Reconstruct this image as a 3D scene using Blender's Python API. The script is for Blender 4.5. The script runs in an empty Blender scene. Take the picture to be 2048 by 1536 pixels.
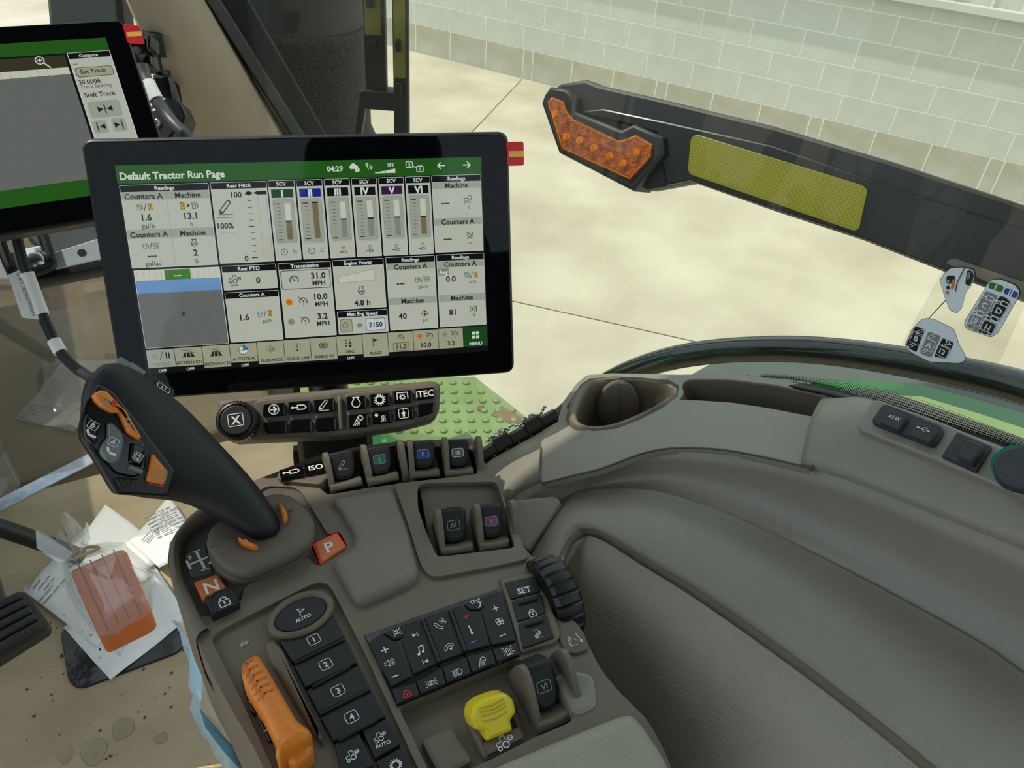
import bpy, bmesh, math, random
from mathutils import Vector, Matrix
random.seed(7)
sc = bpy.context.scene
COL = sc.collection
PI = math.pi

# ------------------------------------------------------------------ camera
# metres; X = tractor right, Y = tractor forward, Z = up; cab floor at z = 0
FPX, CX, CY = 1550.0, 1024.0, 768.0
CAMR = Matrix(((0.87467, 0.23843, -0.42202), (-0.47877, 0.56094, -0.67538), (0.0757, 0.79278, 0.60479)))
CAMP = Vector((0, 0, 1.10))
cd = bpy.data.cameras.new('camera'); cam = bpy.data.objects.new('camera', cd); COL.objects.link(cam)
cd.sensor_fit = 'HORIZONTAL'; cd.sensor_width = 36; cd.lens = FPX / 2048 * 36; cd.clip_start = .02
cam.matrix_world = Matrix.Translation(CAMP) @ CAMR.to_quaternion().to_matrix().to_4x4()
sc.camera = cam

# ------------------------------------------------------------------ light
w = bpy.data.worlds.new('world'); sc.world = w; w.use_nodes = True
bg = w.node_tree.nodes['Background']; bg.inputs[0].default_value = (.80, .91, 1.0, 1); bg.inputs[1].default_value = 1.45
SUN_DIR = Vector((-.42, .37, .83)).normalized()      # towards the sun: front left, high
sl = bpy.data.lights.new('sun', 'SUN'); so = bpy.data.objects.new('sun', sl); COL.objects.link(so)
sl.energy = 4.0; sl.angle = .012; sl.color = (1, .93, .80)
so.location = (-3, 2.6, 6); so.rotation_euler = SUN_DIR.to_track_quat('Z', 'Y').to_euler()
vs = sc.view_settings; vs.view_transform = 'Standard'; vs.look = 'None'; vs.gamma = 1; vs.use_curve_mapping = False
vs.exposure = -.30

# ------------------------------------------------------------------ pixel rays (used to place things on real planes)
def ray(px, py): return (CAMR @ Vector((px - CX, CY - py, -FPX))).normalized()
def atd(px, py, d): return CAMP + ray(px, py) * d
def atz(px, py, z): r = ray(px, py); return CAMP + r * ((z - CAMP.z) / r.z)
def atpl(px, py, p0, n): r = ray(px, py); return CAMP + r * ((p0 - CAMP).dot(n) / r.dot(n))
def zz(ox, oy, s): return lambda *p: [(ox + x * s, oy + y * s) for x, y in p]
ZA = zz(140, 700, .26694); ZB = zz(420, 740, .27344); ZC = zz(320, 960, .19531); ZD = zz(400, 1160, .24481)
ZE = zz(700, 1140, .25787); ZF = zz(620, 860, .27344); ZG = zz(0, 960, .3749); ZH = zz(950, 640, .36621)
ZI = zz(1600, 480, .35165); ZJ = zz(1060, 120, .48242); ZK = zz(300, 0, .27344); ZM = zz(840, 1300, .25391)
ZN = zz(700, 700, .24414); ZO = zz(0, 0, .19531); ZP = zz(0, 280, .32553); ZQ = zz(0, 640, .27346)

class Fr:
    """a plane frame: origin o, axes u (right), v (up), n (towards viewer)"""
    def __init__(s, o, u, v):
        s.o = Vector(o); s.u = Vector(u).normalized(); v = Vector(v); s.n = s.u.cross(v).normalized(); s.v = s.n.cross(s.u)
    def P(s, u, v, h=0): return s.o + s.u * u + s.v * v + s.n * h
    def loc(s, P): d = P - s.o; return (d.dot(s.u), d.dot(s.v))
    def px(s, x, y, h=0): return s.loc(atpl(x, y, s.o + s.n * h, s.n))
    def pxs(s, pts, h=0): return [s.px(x, y, h) for x, y in pts]
    def sub(s, u, v, h=0, rot=0):
        c, t = math.cos(rot), math.sin(rot)
        return Fr(s.P(u, v, h), s.u * c + s.v * t, s.v * c - s.u * t)

# ------------------------------------------------------------------ 2D helpers
def area(p): return sum(p[i][0] * p[(i + 1) % len(p)][1] - p[(i + 1) % len(p)][0] * p[i][1] for i in range(len(p))) / 2
class RP(list):
    """a rounded polygon that remembers its corners"""
    def __init__(s, pts, base, r, seg): super().__init__(pts); s.base = base; s.r = r; s.seg = seg
def ccw(p):
    if area(p) > 0: return p if isinstance(p, RP) else list(p)
    if isinstance(p, RP): return rnd(list(p.base)[::-1], list(p.r)[::-1] if isinstance(p.r, (list, tuple)) else p.r, p.seg)
    return list(p)[::-1]
def inset(p, d):
    if isinstance(p, RP):
        r = [max(x - d, 2e-5) for x in p.r] if isinstance(p.r, (list, tuple)) else max(p.r - d, 2e-5)
        return rnd(inset(p.base, d), r, p.seg)
    if len(p) > 3:
        q = inset0(p, d)
        for _ in range(4):                       # collapse edges that flipped
            bad = [i for i in range(len(p)) if (Vector(q[(i + 1) % len(p)]) - Vector(q[i])).dot(Vector(p[(i + 1) % len(p)]) - Vector(p[i])) < 0]
            if not bad: break
            for i in bad:
                j = (i + 1) % len(p); m = (Vector(q[i]) + Vector(q[j])) / 2; e = (Vector(p[j]) - Vector(p[i])) * .02
                q[i] = tuple(m - e); q[j] = tuple(m + e)
        return q
    return inset0(p, d)
def inset0(p, d):
    n = len(p); out = []
    for i in range(n):
        a, b, c = Vector(p[i - 1]), Vector(p[i]), Vector(p[(i + 1) % n])
        e1 = (b - a); e2 = (c - b)
        if e1.length < 1e-9 or e2.length < 1e-9: out.append(tuple(b)); continue
        e1.normalize(); e2.normalize()
        n1 = Vector((-e1.y, e1.x)); n2 = Vector((-e2.y, e2.x)); m = n1 + n2
        k = m.length_squared
        m = m * (2 / k) if k > .3 else m.normalized() * 1.5
        out.append(tuple(b + m * d))
    return out
def rnd(p, r, seg=4):
    """round polygon corners; r a number or a list"""
    n = len(p); out = []
    for i in range(n):
        a, b, c = Vector(p[i - 1]), Vector(p[i]), Vector(p[(i + 1) % n])
        ri = r[i] if isinstance(r, (list, tuple)) else r
        e1 = a - b; e2 = c - b
        l = min(ri, e1.length * .48, e2.length * .48)
        p1 = b + e1.normalized() * l; p2 = b + e2.normalized() * l
        for k in range(seg + 1):
            t = k / seg; out.append(tuple(p1 * (1 - t) ** 2 + b * 2 * t * (1 - t) + p2 * t * t))
    return RP(out, [tuple(q) for q in p], r, seg)
def smooth_closed(p, it=2):
    for _ in range(it):
        q = []
        for i in range(len(p)):
            a, b = p[i], p[(i + 1) % len(p)]
            q += [tuple(x * .75 + y * .25 for x, y in zip(a, b)), tuple(x * .25 + y * .75 for x, y in zip(a, b))]
        p = q
    return p
def circ(x, y, r, n=24, ry=None, a0=0, a1=2 * PI):
    ry = ry or r
    full = abs(a1 - a0 - 2 * PI) < 1e-6
    m = n if full else n + 1
    return [(x + r * math.cos(a0 + (a1 - a0) * k / n), y + ry * math.sin(a0 + (a1 - a0) * k / n)) for k in range(m)]
def rect(x0, y0, x1, y1): return [(x0, y0), (x1, y0), (x1, y1), (x0, y1)]
def cr(pts, m):
    """Catmull-Rom through points (tuples of any dim), m samples per span"""
    P = [Vector(p) for p in pts]; out = []
    for i in range(len(P) - 1):
        a, b, c, d = P[max(i - 1, 0)], P[i], P[i + 1], P[min(i + 2, len(P) - 1)]
        for k in range(m):
            t = k / m
            out.append(.5 * (2 * b + (c - a) * t + (2 * a - 5 * b + 4 * c - d) * t * t + (3 * b - a - 3 * c + d) * t ** 3))
    out.append(P[-1]); return out

# ------------------------------------------------------------------ materials
def lin(c):
    f = lambda x: x / 12.92 if x <= .04045 else ((x + .055) / 1.055) ** 2.4
    return tuple(f(v / 255) for v in c) + (1,)
MATS = {}
def mat(name, rgb, rough=.5, metal=0, spec=.5, nz=0, nscale=60, bump=0, bscale=900, emit=0, coat=0, rgb2=None, detail=4, stretch=None):
    """procedural principled material: noise colour variation (nz or rgb2) and noise bump"""
    m = bpy.data.materials.new(name); m.use_nodes = True; nt = m.node_tree; b = nt.nodes['Principled BSDF']; L = nt.links.new
    b.inputs['Roughness'].default_value = rough; b.inputs['Metallic'].default_value = metal
    b.inputs['Specular IOR Level'].default_value = spec; b.inputs['Coat Weight'].default_value = coat
    c = lin(rgb); b.inputs['Base Color'].default_value = c
    tc = nt.nodes.new('ShaderNodeTexCoord'); src = tc.outputs['Object']
    if stretch:
        mp = nt.nodes.new('ShaderNodeMapping'); mp.inputs['Scale'].default_value = stretch; L(src, mp.inputs[0]); src = mp.outputs[0]
    if nz or rgb2:
        n = nt.nodes.new('ShaderNodeTexNoise'); n.inputs['Scale'].default_value = nscale; n.inputs['Detail'].default_value = detail; L(src, n.inputs['Vector'])
        r = nt.nodes.new('ShaderNodeValToRGB'); L(n.outputs[0], r.inputs[0])
        c2 = lin(rgb2) if rgb2 else tuple(min(1, v * (1 + nz)) for v in c[:3]) + (1,)
        c1 = c if rgb2 else tuple(v * (1 - nz) for v in c[:3]) + (1,)
        r.color_ramp.elements[0].color = c1; r.color_ramp.elements[0].position = .32; r.color_ramp.elements[1].color = c2; r.color_ramp.elements[1].position = .68
        L(r.outputs[0], b.inputs['Base Color'])
    if bump:
        n2 = nt.nodes.new('ShaderNodeTexNoise'); n2.inputs['Scale'].default_value = bscale; n2.inputs['Detail'].default_value = 3; L(src, n2.inputs['Vector'])
        bp = nt.nodes.new('ShaderNodeBump'); bp.inputs['Strength'].default_value = bump; bp.inputs['Distance'].default_value = .002; L(n2.outputs[0], bp.inputs['Height']); L(bp.outputs[0], b.inputs['Normal'])
    if emit:
        b.inputs['Emission Color'].default_value = c; b.inputs['Emission Strength'].default_value = emit
        b.inputs['Base Color'].default_value = (0.003, .003, .003, 1); b.inputs['Roughness'].default_value = .06; b.inputs['Specular IOR Level'].default_value = .25
    MATS[name] = m; return m
def film(name, tint=(1, 1, 1), gloss=.08, rough=.02, white=0.0, wrinkle=0, ior=1.45, wscale=40, dcol=(.9, .92, .92)):
    """thin clear sheet: fresnel mix of transparent and glossy, with some white haze"""
    m = bpy.data.materials.new(name); m.use_nodes = True; nt = m.node_tree; nt.nodes.clear(); L = nt.links.new
    o = nt.nodes.new('ShaderNodeOutputMaterial'); t = nt.nodes.new('ShaderNodeBsdfTransparent'); t.inputs[0].default_value = (*tint, 1)
    g = nt.nodes.new('ShaderNodeBsdfGlossy'); g.inputs['Roughness'].default_value = rough
    f = nt.nodes.new('ShaderNodeLayerWeight'); f.inputs[0].default_value = .5          # grazing sheen, the same from both sides
    pw = nt.nodes.new('ShaderNodeMath'); pw.operation = 'POWER'; L(f.outputs['Facing'], pw.inputs[0]); pw.inputs[1].default_value = 5
    ma = nt.nodes.new('ShaderNodeMath'); ma.operation = 'MULTIPLY_ADD'; ma.use_clamp = True; L(pw.outputs[0], ma.inputs[0]); ma.inputs[1].default_value = .8; ma.inputs[2].default_value = gloss
    mx = nt.nodes.new('ShaderNodeMixShader'); L(ma.outputs[0], mx.inputs[0]); L(t.outputs[0], mx.inputs[1]); L(g.outputs[0], mx.inputs[2])
    last = mx
    if white:
        d = nt.nodes.new('ShaderNodeBsdfDiffuse'); d.inputs[0].default_value = (*dcol, 1)
        m2 = nt.nodes.new('ShaderNodeMixShader'); m2.inputs[0].default_value = white; L(mx.outputs[0], m2.inputs[1]); L(d.outputs[0], m2.inputs[2]); last = m2
    if wrinkle:
        tc = nt.nodes.new('ShaderNodeTexCoord'); n = nt.nodes.new('ShaderNodeTexNoise'); n.inputs['Scale'].default_value = wscale; L(tc.outputs['Object'], n.inputs['Vector'])
        bp = nt.nodes.new('ShaderNodeBump'); bp.inputs['Strength'].default_value = wrinkle; bp.inputs['Distance'].default_value = .01; L(n.outputs[0], bp.inputs['Height']); L(bp.outputs[0], g.inputs['Normal']); L(bp.outputs[0], f.inputs['Normal'])
    L(last.outputs[0], o.inputs[0]); MATS[name] = m; return m

taupe = mat('taupe_plastic', (108, 100, 85), .45, nz=.04, nscale=30, bump=.10, bscale=1400)
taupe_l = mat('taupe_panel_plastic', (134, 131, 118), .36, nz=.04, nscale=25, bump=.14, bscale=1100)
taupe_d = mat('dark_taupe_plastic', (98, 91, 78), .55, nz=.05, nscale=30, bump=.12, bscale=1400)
olive = mat('olive_taupe_plastic', (108, 101, 82), .5, nz=.04, nscale=30, bump=.08, bscale=1500)
leather_d = mat('dark_leather_grain_vinyl', (118, 115, 102), .5, nz=.05, nscale=18, bump=.35, bscale=520)
leather = mat('leather_grain_vinyl', (156, 153, 136), .55, nz=.05, nscale=18, bump=.42, bscale=520)
traym = mat('charcoal_grained_plastic', (78, 74, 67), .6, nz=.08, nscale=60, bump=.35, bscale=900)
bootm = mat('brown_rubber_boot', (100, 91, 78), .6, nz=.04, nscale=40, bump=.06)
black = mat('black_plastic', (16, 18, 20), .38, nz=.15, nscale=40, bump=.05)
rubber = mat('black_soft_rubber', (24, 26, 28), .55, nz=.12, nscale=30, bump=.05)
keym = mat('black_key_rubber', (20, 23, 26), .5, nz=.1, nscale=80, bump=.06, bscale=2000)
gloss = mat('black_glossy_plastic', (9, 10, 12), .12, nz=.1, nscale=40)
bezel = mat('black_display_glass', (4, 6, 8), .03, spec=.2, nz=.05, nscale=10)
greyk = mat('grey_glossy_plastic', (105, 112, 112), .2, nz=.05, nscale=40)
orange = mat('orange_plastic', (226, 130, 34), .42, nz=.04, nscale=40, bump=.05)
orangep = mat('burnt_orange_plastic', (205, 112, 52), .4, nz=.04, nscale=40)
opedal = mat('orange_brown_plastic', (196, 104, 48), .45, nz=.05, nscale=30)
yellow = mat('yellow_plastic', (236, 214, 40), .4, nz=.03, nscale=40, bump=.04)
whitep = mat('white_print', (226, 230, 226), .5, nz=.02)
greyp = mat('grey_print', (150, 156, 154), .5, nz=.02)
redp = mat('red_print', (206, 42, 40), .5, nz=.02)
bluep = mat('light_blue_print', (60, 160, 215), .5, nz=.02)
blackp = mat('black_print', (14, 15, 16), .5, nz=.02)
greenp = mat('green_print', (36, 110, 50), .4, nz=.03)
blueb = mat('blue_print', (24, 58, 160), .4, nz=.03)
purplep = mat('purple_print', (122, 56, 110), .4, nz=.03)
tealp = mat('teal_green_print', (22, 92, 70), .4, nz=.03)
redglow = mat('red_indicator_light', (235, 50, 40), .4, emit=.6)
steel = mat('brushed_steel', (196, 203, 212), .32, .4, nz=.08, nscale=30, bump=.05, bscale=300)
zinc = mat('zinc_bolt', (190, 195, 190), .22, .95, nz=.05)
fgreen = mat('tractor_green_paint', (30, 112, 44), .35, nz=.05, nscale=8, coat=.3)
stepgreen = mat('hazy_green_tread_paint', (118, 142, 84), .45, nz=.10, nscale=14, bump=.05)  # window haze and sunlight are put into this paler green
grime = mat('rusty_brown_slot', (120, 96, 66), .8, nz=.2, nscale=60)
armblack = mat('weathered_black_plastic', (26, 28, 31), .5, nz=.2, nscale=12, bump=.1, bscale=300)
paper = mat('white_paper', (232, 233, 228), .7, nz=.03, nscale=6, bump=.05, bscale=40)
inkp = mat('grey_ink', (120, 122, 122), .7, nz=.05)
clearfilm = film('clear_plastic_bag', (.96, .97, .96), .10, .12, .12, .35, wscale=22)
bluefilm = film('pale_blue_plastic_film', (.62, .84, .95), .18, .2, .22, .5, wscale=22, dcol=(.45, .72, .86))
decalfilm = film('clear_decal_film', (.96, .96, .94), .05, 0, 0)
wrapfilm = film('clear_plastic_tube', (.94, .95, .94), .10, .05, .06)
glass = film('window_glass_green_tint', (.93, .97, .90), .028, 0.0, .006)

# ------------------------------------------------------------------ mesh builder
class G:
    def __init__(s): s.v = []; s.f = []; s.m = []; s.mats = []
    def mi(s, m):
        if m not in s.mats: s.mats.append(m)
        return s.mats.index(m)
    def add(s, vs, fs, m):
        o = len(s.v); k = s.mi(m); s.v += [Vector(p) for p in vs]
        for f in fs: s.f.append([i + o for i in f]); s.m.append(k)
    def poly(s, fr, pts, h, m, flip=False):
        pts = ccw(pts); s.add([fr.P(x, y, h) for x, y in pts], [list(range(len(pts)))[::-1] if flip else list(range(len(pts)))], m)
    def prism(s, fr, pts, h0, h1, m, bev=0, seg=2, bottom=True, mtop=None):
        pts = ccw(pts); n = len(pts); rings = [(pts, h0)]
        if bev:
            for k in range(seg + 1):
                a = PI / 2 * k / seg
                rings.append((inset(pts, bev * (1 - math.cos(a))), h1 - bev + bev * math.sin(a)))
        else: rings.append((pts, h1))
        vs = [fr.P(x, y, h) for r, h in rings for x, y in r]; fs = []
        for k in range(len(rings) - 1):
            for i in range(n):
                j = (i + 1) % n; fs.append([k * n + i, k * n + j, (k + 1) * n + j, (k + 1) * n + i])
        if bottom: fs.append(list(range(n))[::-1])
        s.add(vs, fs, m); s.add([fr.P(x, y, h) for x, y in rings[-1][0] for h in [rings[-1][1]]], [list(range(n))], mtop or m)
    def plate(s, fr, outer, holes, h0, h1, m):
        """prism with holes"""
        bm = bmesh.new(); loops = [ccw(outer)] + [ccw(h)[::-1] for h in holes]; es = []
        for lp in loops:
            vv = [bm.verts.new((x, y, 0)) for x, y in lp]
            es += [bm.edges.new((vv[i], vv[(i + 1) % len(vv)])) for i in range(len(vv))]
        bmesh.ops.triangle_fill(bm, edges=es, use_beauty=True, use_dissolve=False)
        bm.verts.index_update(); vs = [(v.co.x, v.co.y) for v in bm.verts]; n = len(vs)
        tf = []
        for f in bm.faces:
            ids = [v.index for v in f.verts]
            tf.append(ids if area([vs[i] for i in ids]) > 0 else ids[::-1])
        bm.free(); fs = [t for t in tf] + [[i + n for i in t[::-1]] for t in tf]; o = 0
        for lp in loops:
            k = len(lp)
            for i in range(k):
                j = (i + 1) % k; fs.append([o + j, o + i, o + i + n, o + j + n])
            o += k
        s.add([fr.P(x, y, h1) for x, y in vs] + [fr.P(x, y, h0) for x, y in vs], fs, m)
    def tube(s, pts, r, m, n=12, caps=True):
        P = [Vector(p) for p in pts]; vs = []; fs = []; up = None
        for i, p in enumerate(P):
            t = (P[min(i + 1, len(P) - 1)] - P[max(i - 1, 0)]).normalized()
            if up is None: up = t.orthogonal().normalized()
            up = (up - t * up.dot(t)).normalized(); sd = t.cross(up); rr = r[i] if isinstance(r, (list, tuple)) else r
            vs += [p + (up * math.cos(2 * PI * k / n) + sd * math.sin(2 * PI * k / n)) * rr for k in range(n)]
        for i in range(len(P) - 1):
            for k in range(n):
                j = (k + 1) % n; fs.append([i * n + k, i * n + j, (i + 1) * n + j, (i + 1) * n + k])
        if caps: fs += [list(range(n))[::-1], [len(vs) - n + k for k in range(n)]]
        s.add(vs, fs, m)
    def loft(s, rings, m, closed=True, caps=(True, True)):
        n = len(rings[0]); vs = [p for r in rings for p in r]; fs = []
        for i in range(len(rings) - 1):
            for k in range(n if closed else n - 1):
                j = (k + 1) % n; fs.append([i * n + k, i * n + j, (i + 1) * n + j, (i + 1) * n + k])
        if closed and caps[0]: fs.append(list(range(n))[::-1])
        if closed and caps[1]: fs.append([len(vs) - n + k for k in range(n)])
        s.add(vs, fs, m)
    def box(s, fr, x0, x1, y0, y1, h0, h1, m, bev=0): s.prism(fr, rect(x0, y0, x1, y1), h0, h1, m, bev)
    # flat print
    def line(s, fr, pts, w, h, m, closed=False):
        pts = [tuple(p) for p in pts]; n = len(pts)
        for i in range(n if closed else n - 1):
            a, b = Vector(pts[i]), Vector(pts[(i + 1) % n]); d = b - a
            if d.length < 1e-9: continue
            d.normalize(); q = Vector((-d.y, d.x)) * w / 2; a2 = a - d * w * .3; b2 = b + d * w * .3
            s.poly(fr, [tuple(a2 - q), tuple(b2 - q), tuple(b2 + q), tuple(a2 + q)], h, m)
    def ring(s, fr, x, y, r, w, h, m, n=20, a0=0, a1=2 * PI):
        full = abs(a1 - a0 - 2 * PI) < 1e-6
        o = circ(x, y, r + w / 2, n, None, a0, a1); i = circ(x, y, r - w / 2, n, None, a0, a1); k = len(o)
        vs = [fr.P(*p, h) for p in o + i]; s.add(vs, [[a, (a + 1) % k, k + (a + 1) % k, k + a] for a in range(k if full else k - 1)], m)
    def text(s, fr, t, x, y, size, h, m, bold=0, align='C', serif=False, sx=1):
        vs, fs, wd = glyphs(t, bold); k = {'C': -wd / 2, 'L': 0, 'R': -wd}[align]
        s.add([fr.P(x + (a + k) * size * sx, y + (b - .36) * size, h) for a, b in vs], fs, m)
    def build(s, name, parent=None, smooth=35, bevel=0, sub=0, solid=0, recalc=False, bseg=2):
        me = bpy.data.meshes.new(name); c = Vector((0, 0, 0))
        if s.v:
            lo = Vector([min(p[i] for p in s.v) for i in range(3)]); hi = Vector([max(p[i] for p in s.v) for i in range(3)]); c = (lo + hi) / 2
        me.from_pydata([tuple(p - c) for p in s.v], [], s.f); me.update()
        for m in s.mats: me.materials.append(m)
        me.polygons.foreach_set('material_index', s.m)
        if recalc:
            bm = bmesh.new(); bm.from_mesh(me); bmesh.ops.remove_doubles(bm, verts=bm.verts, dist=1e-6); bmesh.ops.recalc_face_normals(bm, faces=bm.faces); bm.to_mesh(me); bm.free()
        if smooth:
            me.shade_smooth()
            try: me.set_sharp_from_angle(angle=math.radians(smooth))
            except Exception: pass
        o = bpy.data.objects.new(name, me); COL.objects.link(o)
        place(o, c, parent)
        if solid: md = o.modifiers.new('solid', 'SOLIDIFY'); md.thickness = solid; md.offset = -1
        if bevel: md = o.modifiers.new('bevel', 'BEVEL'); md.width = bevel; md.segments = bseg; md.limit_method = 'ANGLE'; md.angle_limit = math.radians(38); md.harden_normals = False
        if sub: md = o.modifiers.new('sub', 'SUBSURF'); md.levels = sub; md.render_levels = sub
        return o
WPOS = {}
def place(o, c, parent):
    if parent is not None:
        o.parent = parent; o.location = c - WPOS[parent.name]
    else: o.location = c
    WPOS[o.name] = Vector(c)
def tag(o, label, cat, group=None):
    o['label'] = label; o['category'] = cat
    if group: o['group'] = group
    return o
def thing(name, pos, label, cat, group=None):
    o = bpy.data.objects.new(name, None); COL.objects.link(o); o.empty_display_size = .02; place(o, Vector(pos), None); return tag(o, label, cat, group)
def struct(o, label=None):
    o['kind'] = 'structure'
    if label: o['label'] = label
    return o
_gl = {}
def glyphs(t, bold):
    k = (t, bold)
    if k in _gl: return _gl[k]
    cu = bpy.data.curves.new('txt', 'FONT'); cu.body = t; cu.size = 1; cu.offset = bold; cu.resolution_u = 2; cu.fill_mode = 'FRONT'
    ob = bpy.data.objects.new('txt', cu); COL.objects.link(ob)
    me = bpy.data.meshes.new_from_object(ob.evaluated_get(bpy.context.evaluated_depsgraph_get()))
    vs = [(v.co.x, v.co.y) for v in me.vertices]; fs = [list(p.vertices) for p in me.polygons]
    fs = [f if area([vs[i] for i in f]) > 0 else f[::-1] for f in fs]
    x0 = min([v[0] for v in vs] or [0]); wd = max([v[0] for v in vs] or [0]) - x0
    vs = [(a - x0, b) for a, b in vs]
    bpy.data.objects.remove(ob); bpy.data.curves.remove(cu); bpy.data.meshes.remove(me)
    _gl[k] = (vs, fs, wd); return _gl[k]

# ------------------------------------------------------------------ pictograms in a [-1,1] box
def L_(w, *p): return ('p', p, w, False)
def K_(w, *p): return ('p', p, w, True)
def gauge(n=None):
    r = [('a', 0, 0, .75, -.6, PI + .6, .13), ('d', .05, -.02, .16), L_(.12, (.05, 0), (-.5, .48))] + [L_(.1, (.75 * math.cos(a), .75 * math.sin(a)), (.52 * math.cos(a), .52 * math.sin(a))) for a in (0, .5, 1, 1.6, 2.1, 3.1)]
    if n: r += [('t', n, 0, -.62, .75), ('f', ((-.98, .98), (-.6, .9), (-.85, .65))), ]
    return r
FUEL = [K_(.12, (-.7, -.8), (-.7, .6), (.1, .6), (.1, -.8)), L_(.1, (-.7, .1), (.1, .1)), L_(.12, (.1, .4), (.45, .1), (.45, -.5), (.65, -.5), (.65, .4), (.35, .7))]
HOURG = [('f', ((-.5, .9), (.5, .9), (.5, -.9), (-.5, -.9)), 'blk'), ('f', ((-.35, .75), (.35, .75), (0, .05)), 'yel'), ('f', ((-.38, -.78), (.38, -.78), (0, -.05)), 'yel'), ('f', ((-.42, .6), (-.42, -.6), (-.1, 0)), 'yel'), ('f', ((.42, .6), (.42, -.6), (.1, 0)), 'yel')]
HATCH = [('f', ((-.9, -.9), (-.6, -.9), (.9, .6), (.9, .9)), 'grn'), ('f', ((-.9, -.3), (-.9, 0), (0, .9), (.3, .9)), 'grn'), ('f', ((-.9, .4), (-.9, .7), (-.7, .9), (-.4, .9)), 'grn'), ('f', ((-.2, -.9), (.1, -.9), (.9, -.1), (.9, .2)), 'grn'), ('f', ((.5, -.9), (.8, -.9), (.9, -.8), (.9, -.5)), 'grn')]
ENG = [('a', 0, -.15, .7, PI / 2 + .5, 2 * PI + PI / 2 - .5, .14), L_(.14, (-.35, .45), (-.35, .75), (-.55, .8)), L_(.14, (.35, .45), (.35, .75), (.55, .8)), L_(.14, (-.55, .85), (.55, .85))]
ARM = [K_(.12, (-.75, -.65), (-.8, -.4), (.3, .85), (.55, .85), (.65, .6), (-.4, -.65)), ('c', -.55, -.5, .1, .08), L_(.08, (-.85, -.85), (.8, -.85))]
CLOCK = [('c', 0, 0, .8, .14), L_(.12, (0, .5), (0, 0), (-.4, 0))]
CYL = [K_(.14, (-.2, .28), (.6, .28), (.9, 0), (.6, -.28), (-.2, -.28)), L_(.16, (-.8, 0), (-.2, 0)), ('d', -.85, 0, .16)]
LOCK = [K_(.13, (-.6, .1), (.6, .1), (.6, -.85), (-.6, -.85)), ('a', 0, .15, .42, 0, PI, .14), ('d', 0, -.3, .14), L_(.12, (0, -.3), (0, -.6))]
TRAC = [('c', .45, -.35, .38, .14), ('c', -.65, -.5, .24, .13), L_(.12, (-.85, -.2), (-.8, .15), (.0, .2), (.05, .75), (.6, .75), (.75, .1)), L_(.1, (-.4, -.5), (.1, -.45))]
TRACP = [('c', .0, -.35, .34, .12), ('c', -.75, -.5, .2, .12), L_(.1, (-.95, -.2), (-.9, .1), (-.35, .15), (-.3, .65), (.15, .65), (.25, .1)), ('c', .7, .0, .14, .1), L_(.1, (.45, -.2), (.45, .3), (.95, .3), (.95, -.1))]
FLAG = [L_(.12, (-.5, .9), (-.5, -.9)), ('f', ((-.4, .85), (.7, .45), (-.4, .1)))]
GEAR = [('c', 0, 0, .6, .2)] + [L_(.18, (.68 * math.cos(a), .68 * math.sin(a)), (.92 * math.cos(a), .92 * math.sin(a))) for a in [i * PI / 7 for i in range(14)]]
PTO = [L_(.15, (-.9, -.4), (-.9, .7), (.9, .7), (.9, -.4)), ('c', 0, -.05, .28, .14)] + [L_(.12, (.34 * math.cos(a), -.05 + .34 * math.sin(a)), (.52 * math.cos(a), -.05 + .52 * math.sin(a))) for a in [i * PI / 4 for i in range(8)]]
LAMP = [K_(.13, (-.1, .55), (.3, .85), (.75, .7), (.85, .3), (.6, 0)), L_(.13, (-.1, .55), (.6, 0))] + [L_(.1, (-.2 + i * .18, .3 - i * .14), (-.8 + i * .3, -.8)) for i in range(4)]
SNOW = [L_(.1, (-.75 + .32 * math.cos(a) - .0, .35 + .32 * math.sin(a)), (-.75 - .32 * math.cos(a), .35 - .32 * math.sin(a))) for a in (0, PI / 3, 2 * PI / 3)] + [('c', -.75, .35, .2, .09)] + [L_(.1, (.1 + i * .25, -.6), (.2 + i * .25, -.35), (.05 + i * .25, -.1), (.2 + i * .25, .2)) for i in range(3)] + [L_(.1, (-.05, -.75), (.8, -.75))]
UPBOX = [K_(.1, *rnd([(-.8, -.8), (.8, -.8), (.8, .8), (-.8, .8)], .3, 3)), ('f', ((0, .4), (.45, -.05), (.18, -.05), (.18, -.55), (-.18, -.55), (-.18, -.05), (-.45, -.05))), ('d', 0, .6, .08)]
ARROW = [('c', 0, 0, .8, .14), L_(.22, (-.5, 0), (.4, 0)), L_(.22, (0, .45), (.45, 0), (0, -.45))]
ARR_R = [L_(.26, (-.8, 0), (.7, 0)), L_(.26, (.15, .7), (.8, 0), (.15, -.7))]
ARR_L = [L_(.26, (.8, 0), (-.7, 0)), L_(.26, (-.15, .7), (-.8, 0), (-.15, -.7))]
PLUS = [L_(.3, (-.8, 0), (.8, 0)), L_(.3, (0, -.8), (0, .8))]
MINUS = [L_(.3, (-.8, 0), (.8, 0))]
SPK = [K_(.12, (-.9, -.3), (-.5, -.3), (-.1, -.7), (-.1, .7), (-.5, .3), (-.9, .3))] + [('a', -.2, 0, r, -.9, .9, .11) for r in (.45, .75, 1.05)]
MUTE = [K_(.1, (-.6, -.25), (-.3, -.25), (.1, -.6), (.1, .6), (-.3, .25), (-.6, .25)), L_(.1, (-.8, .8), (.8, -.8)), L_(.1, (-.8, -.8), (.8, .8)), ('a', .1, 0, .5, -.8, .8, .1)]
NOTE = [L_(.14, (-.4, -.6), (-.2, .7), (.6, .8), (.4, -.4)), L_(.22, (-.2, .65), (.6, .75)), ('d', -.6, -.65, .24), ('d', .22, -.45, .24)]
NEXT = [('f', ((-.7, .5), (.4, 0), (-.7, -.5))), L_(.16, (.6, .6), (.6, -.6))]
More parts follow.
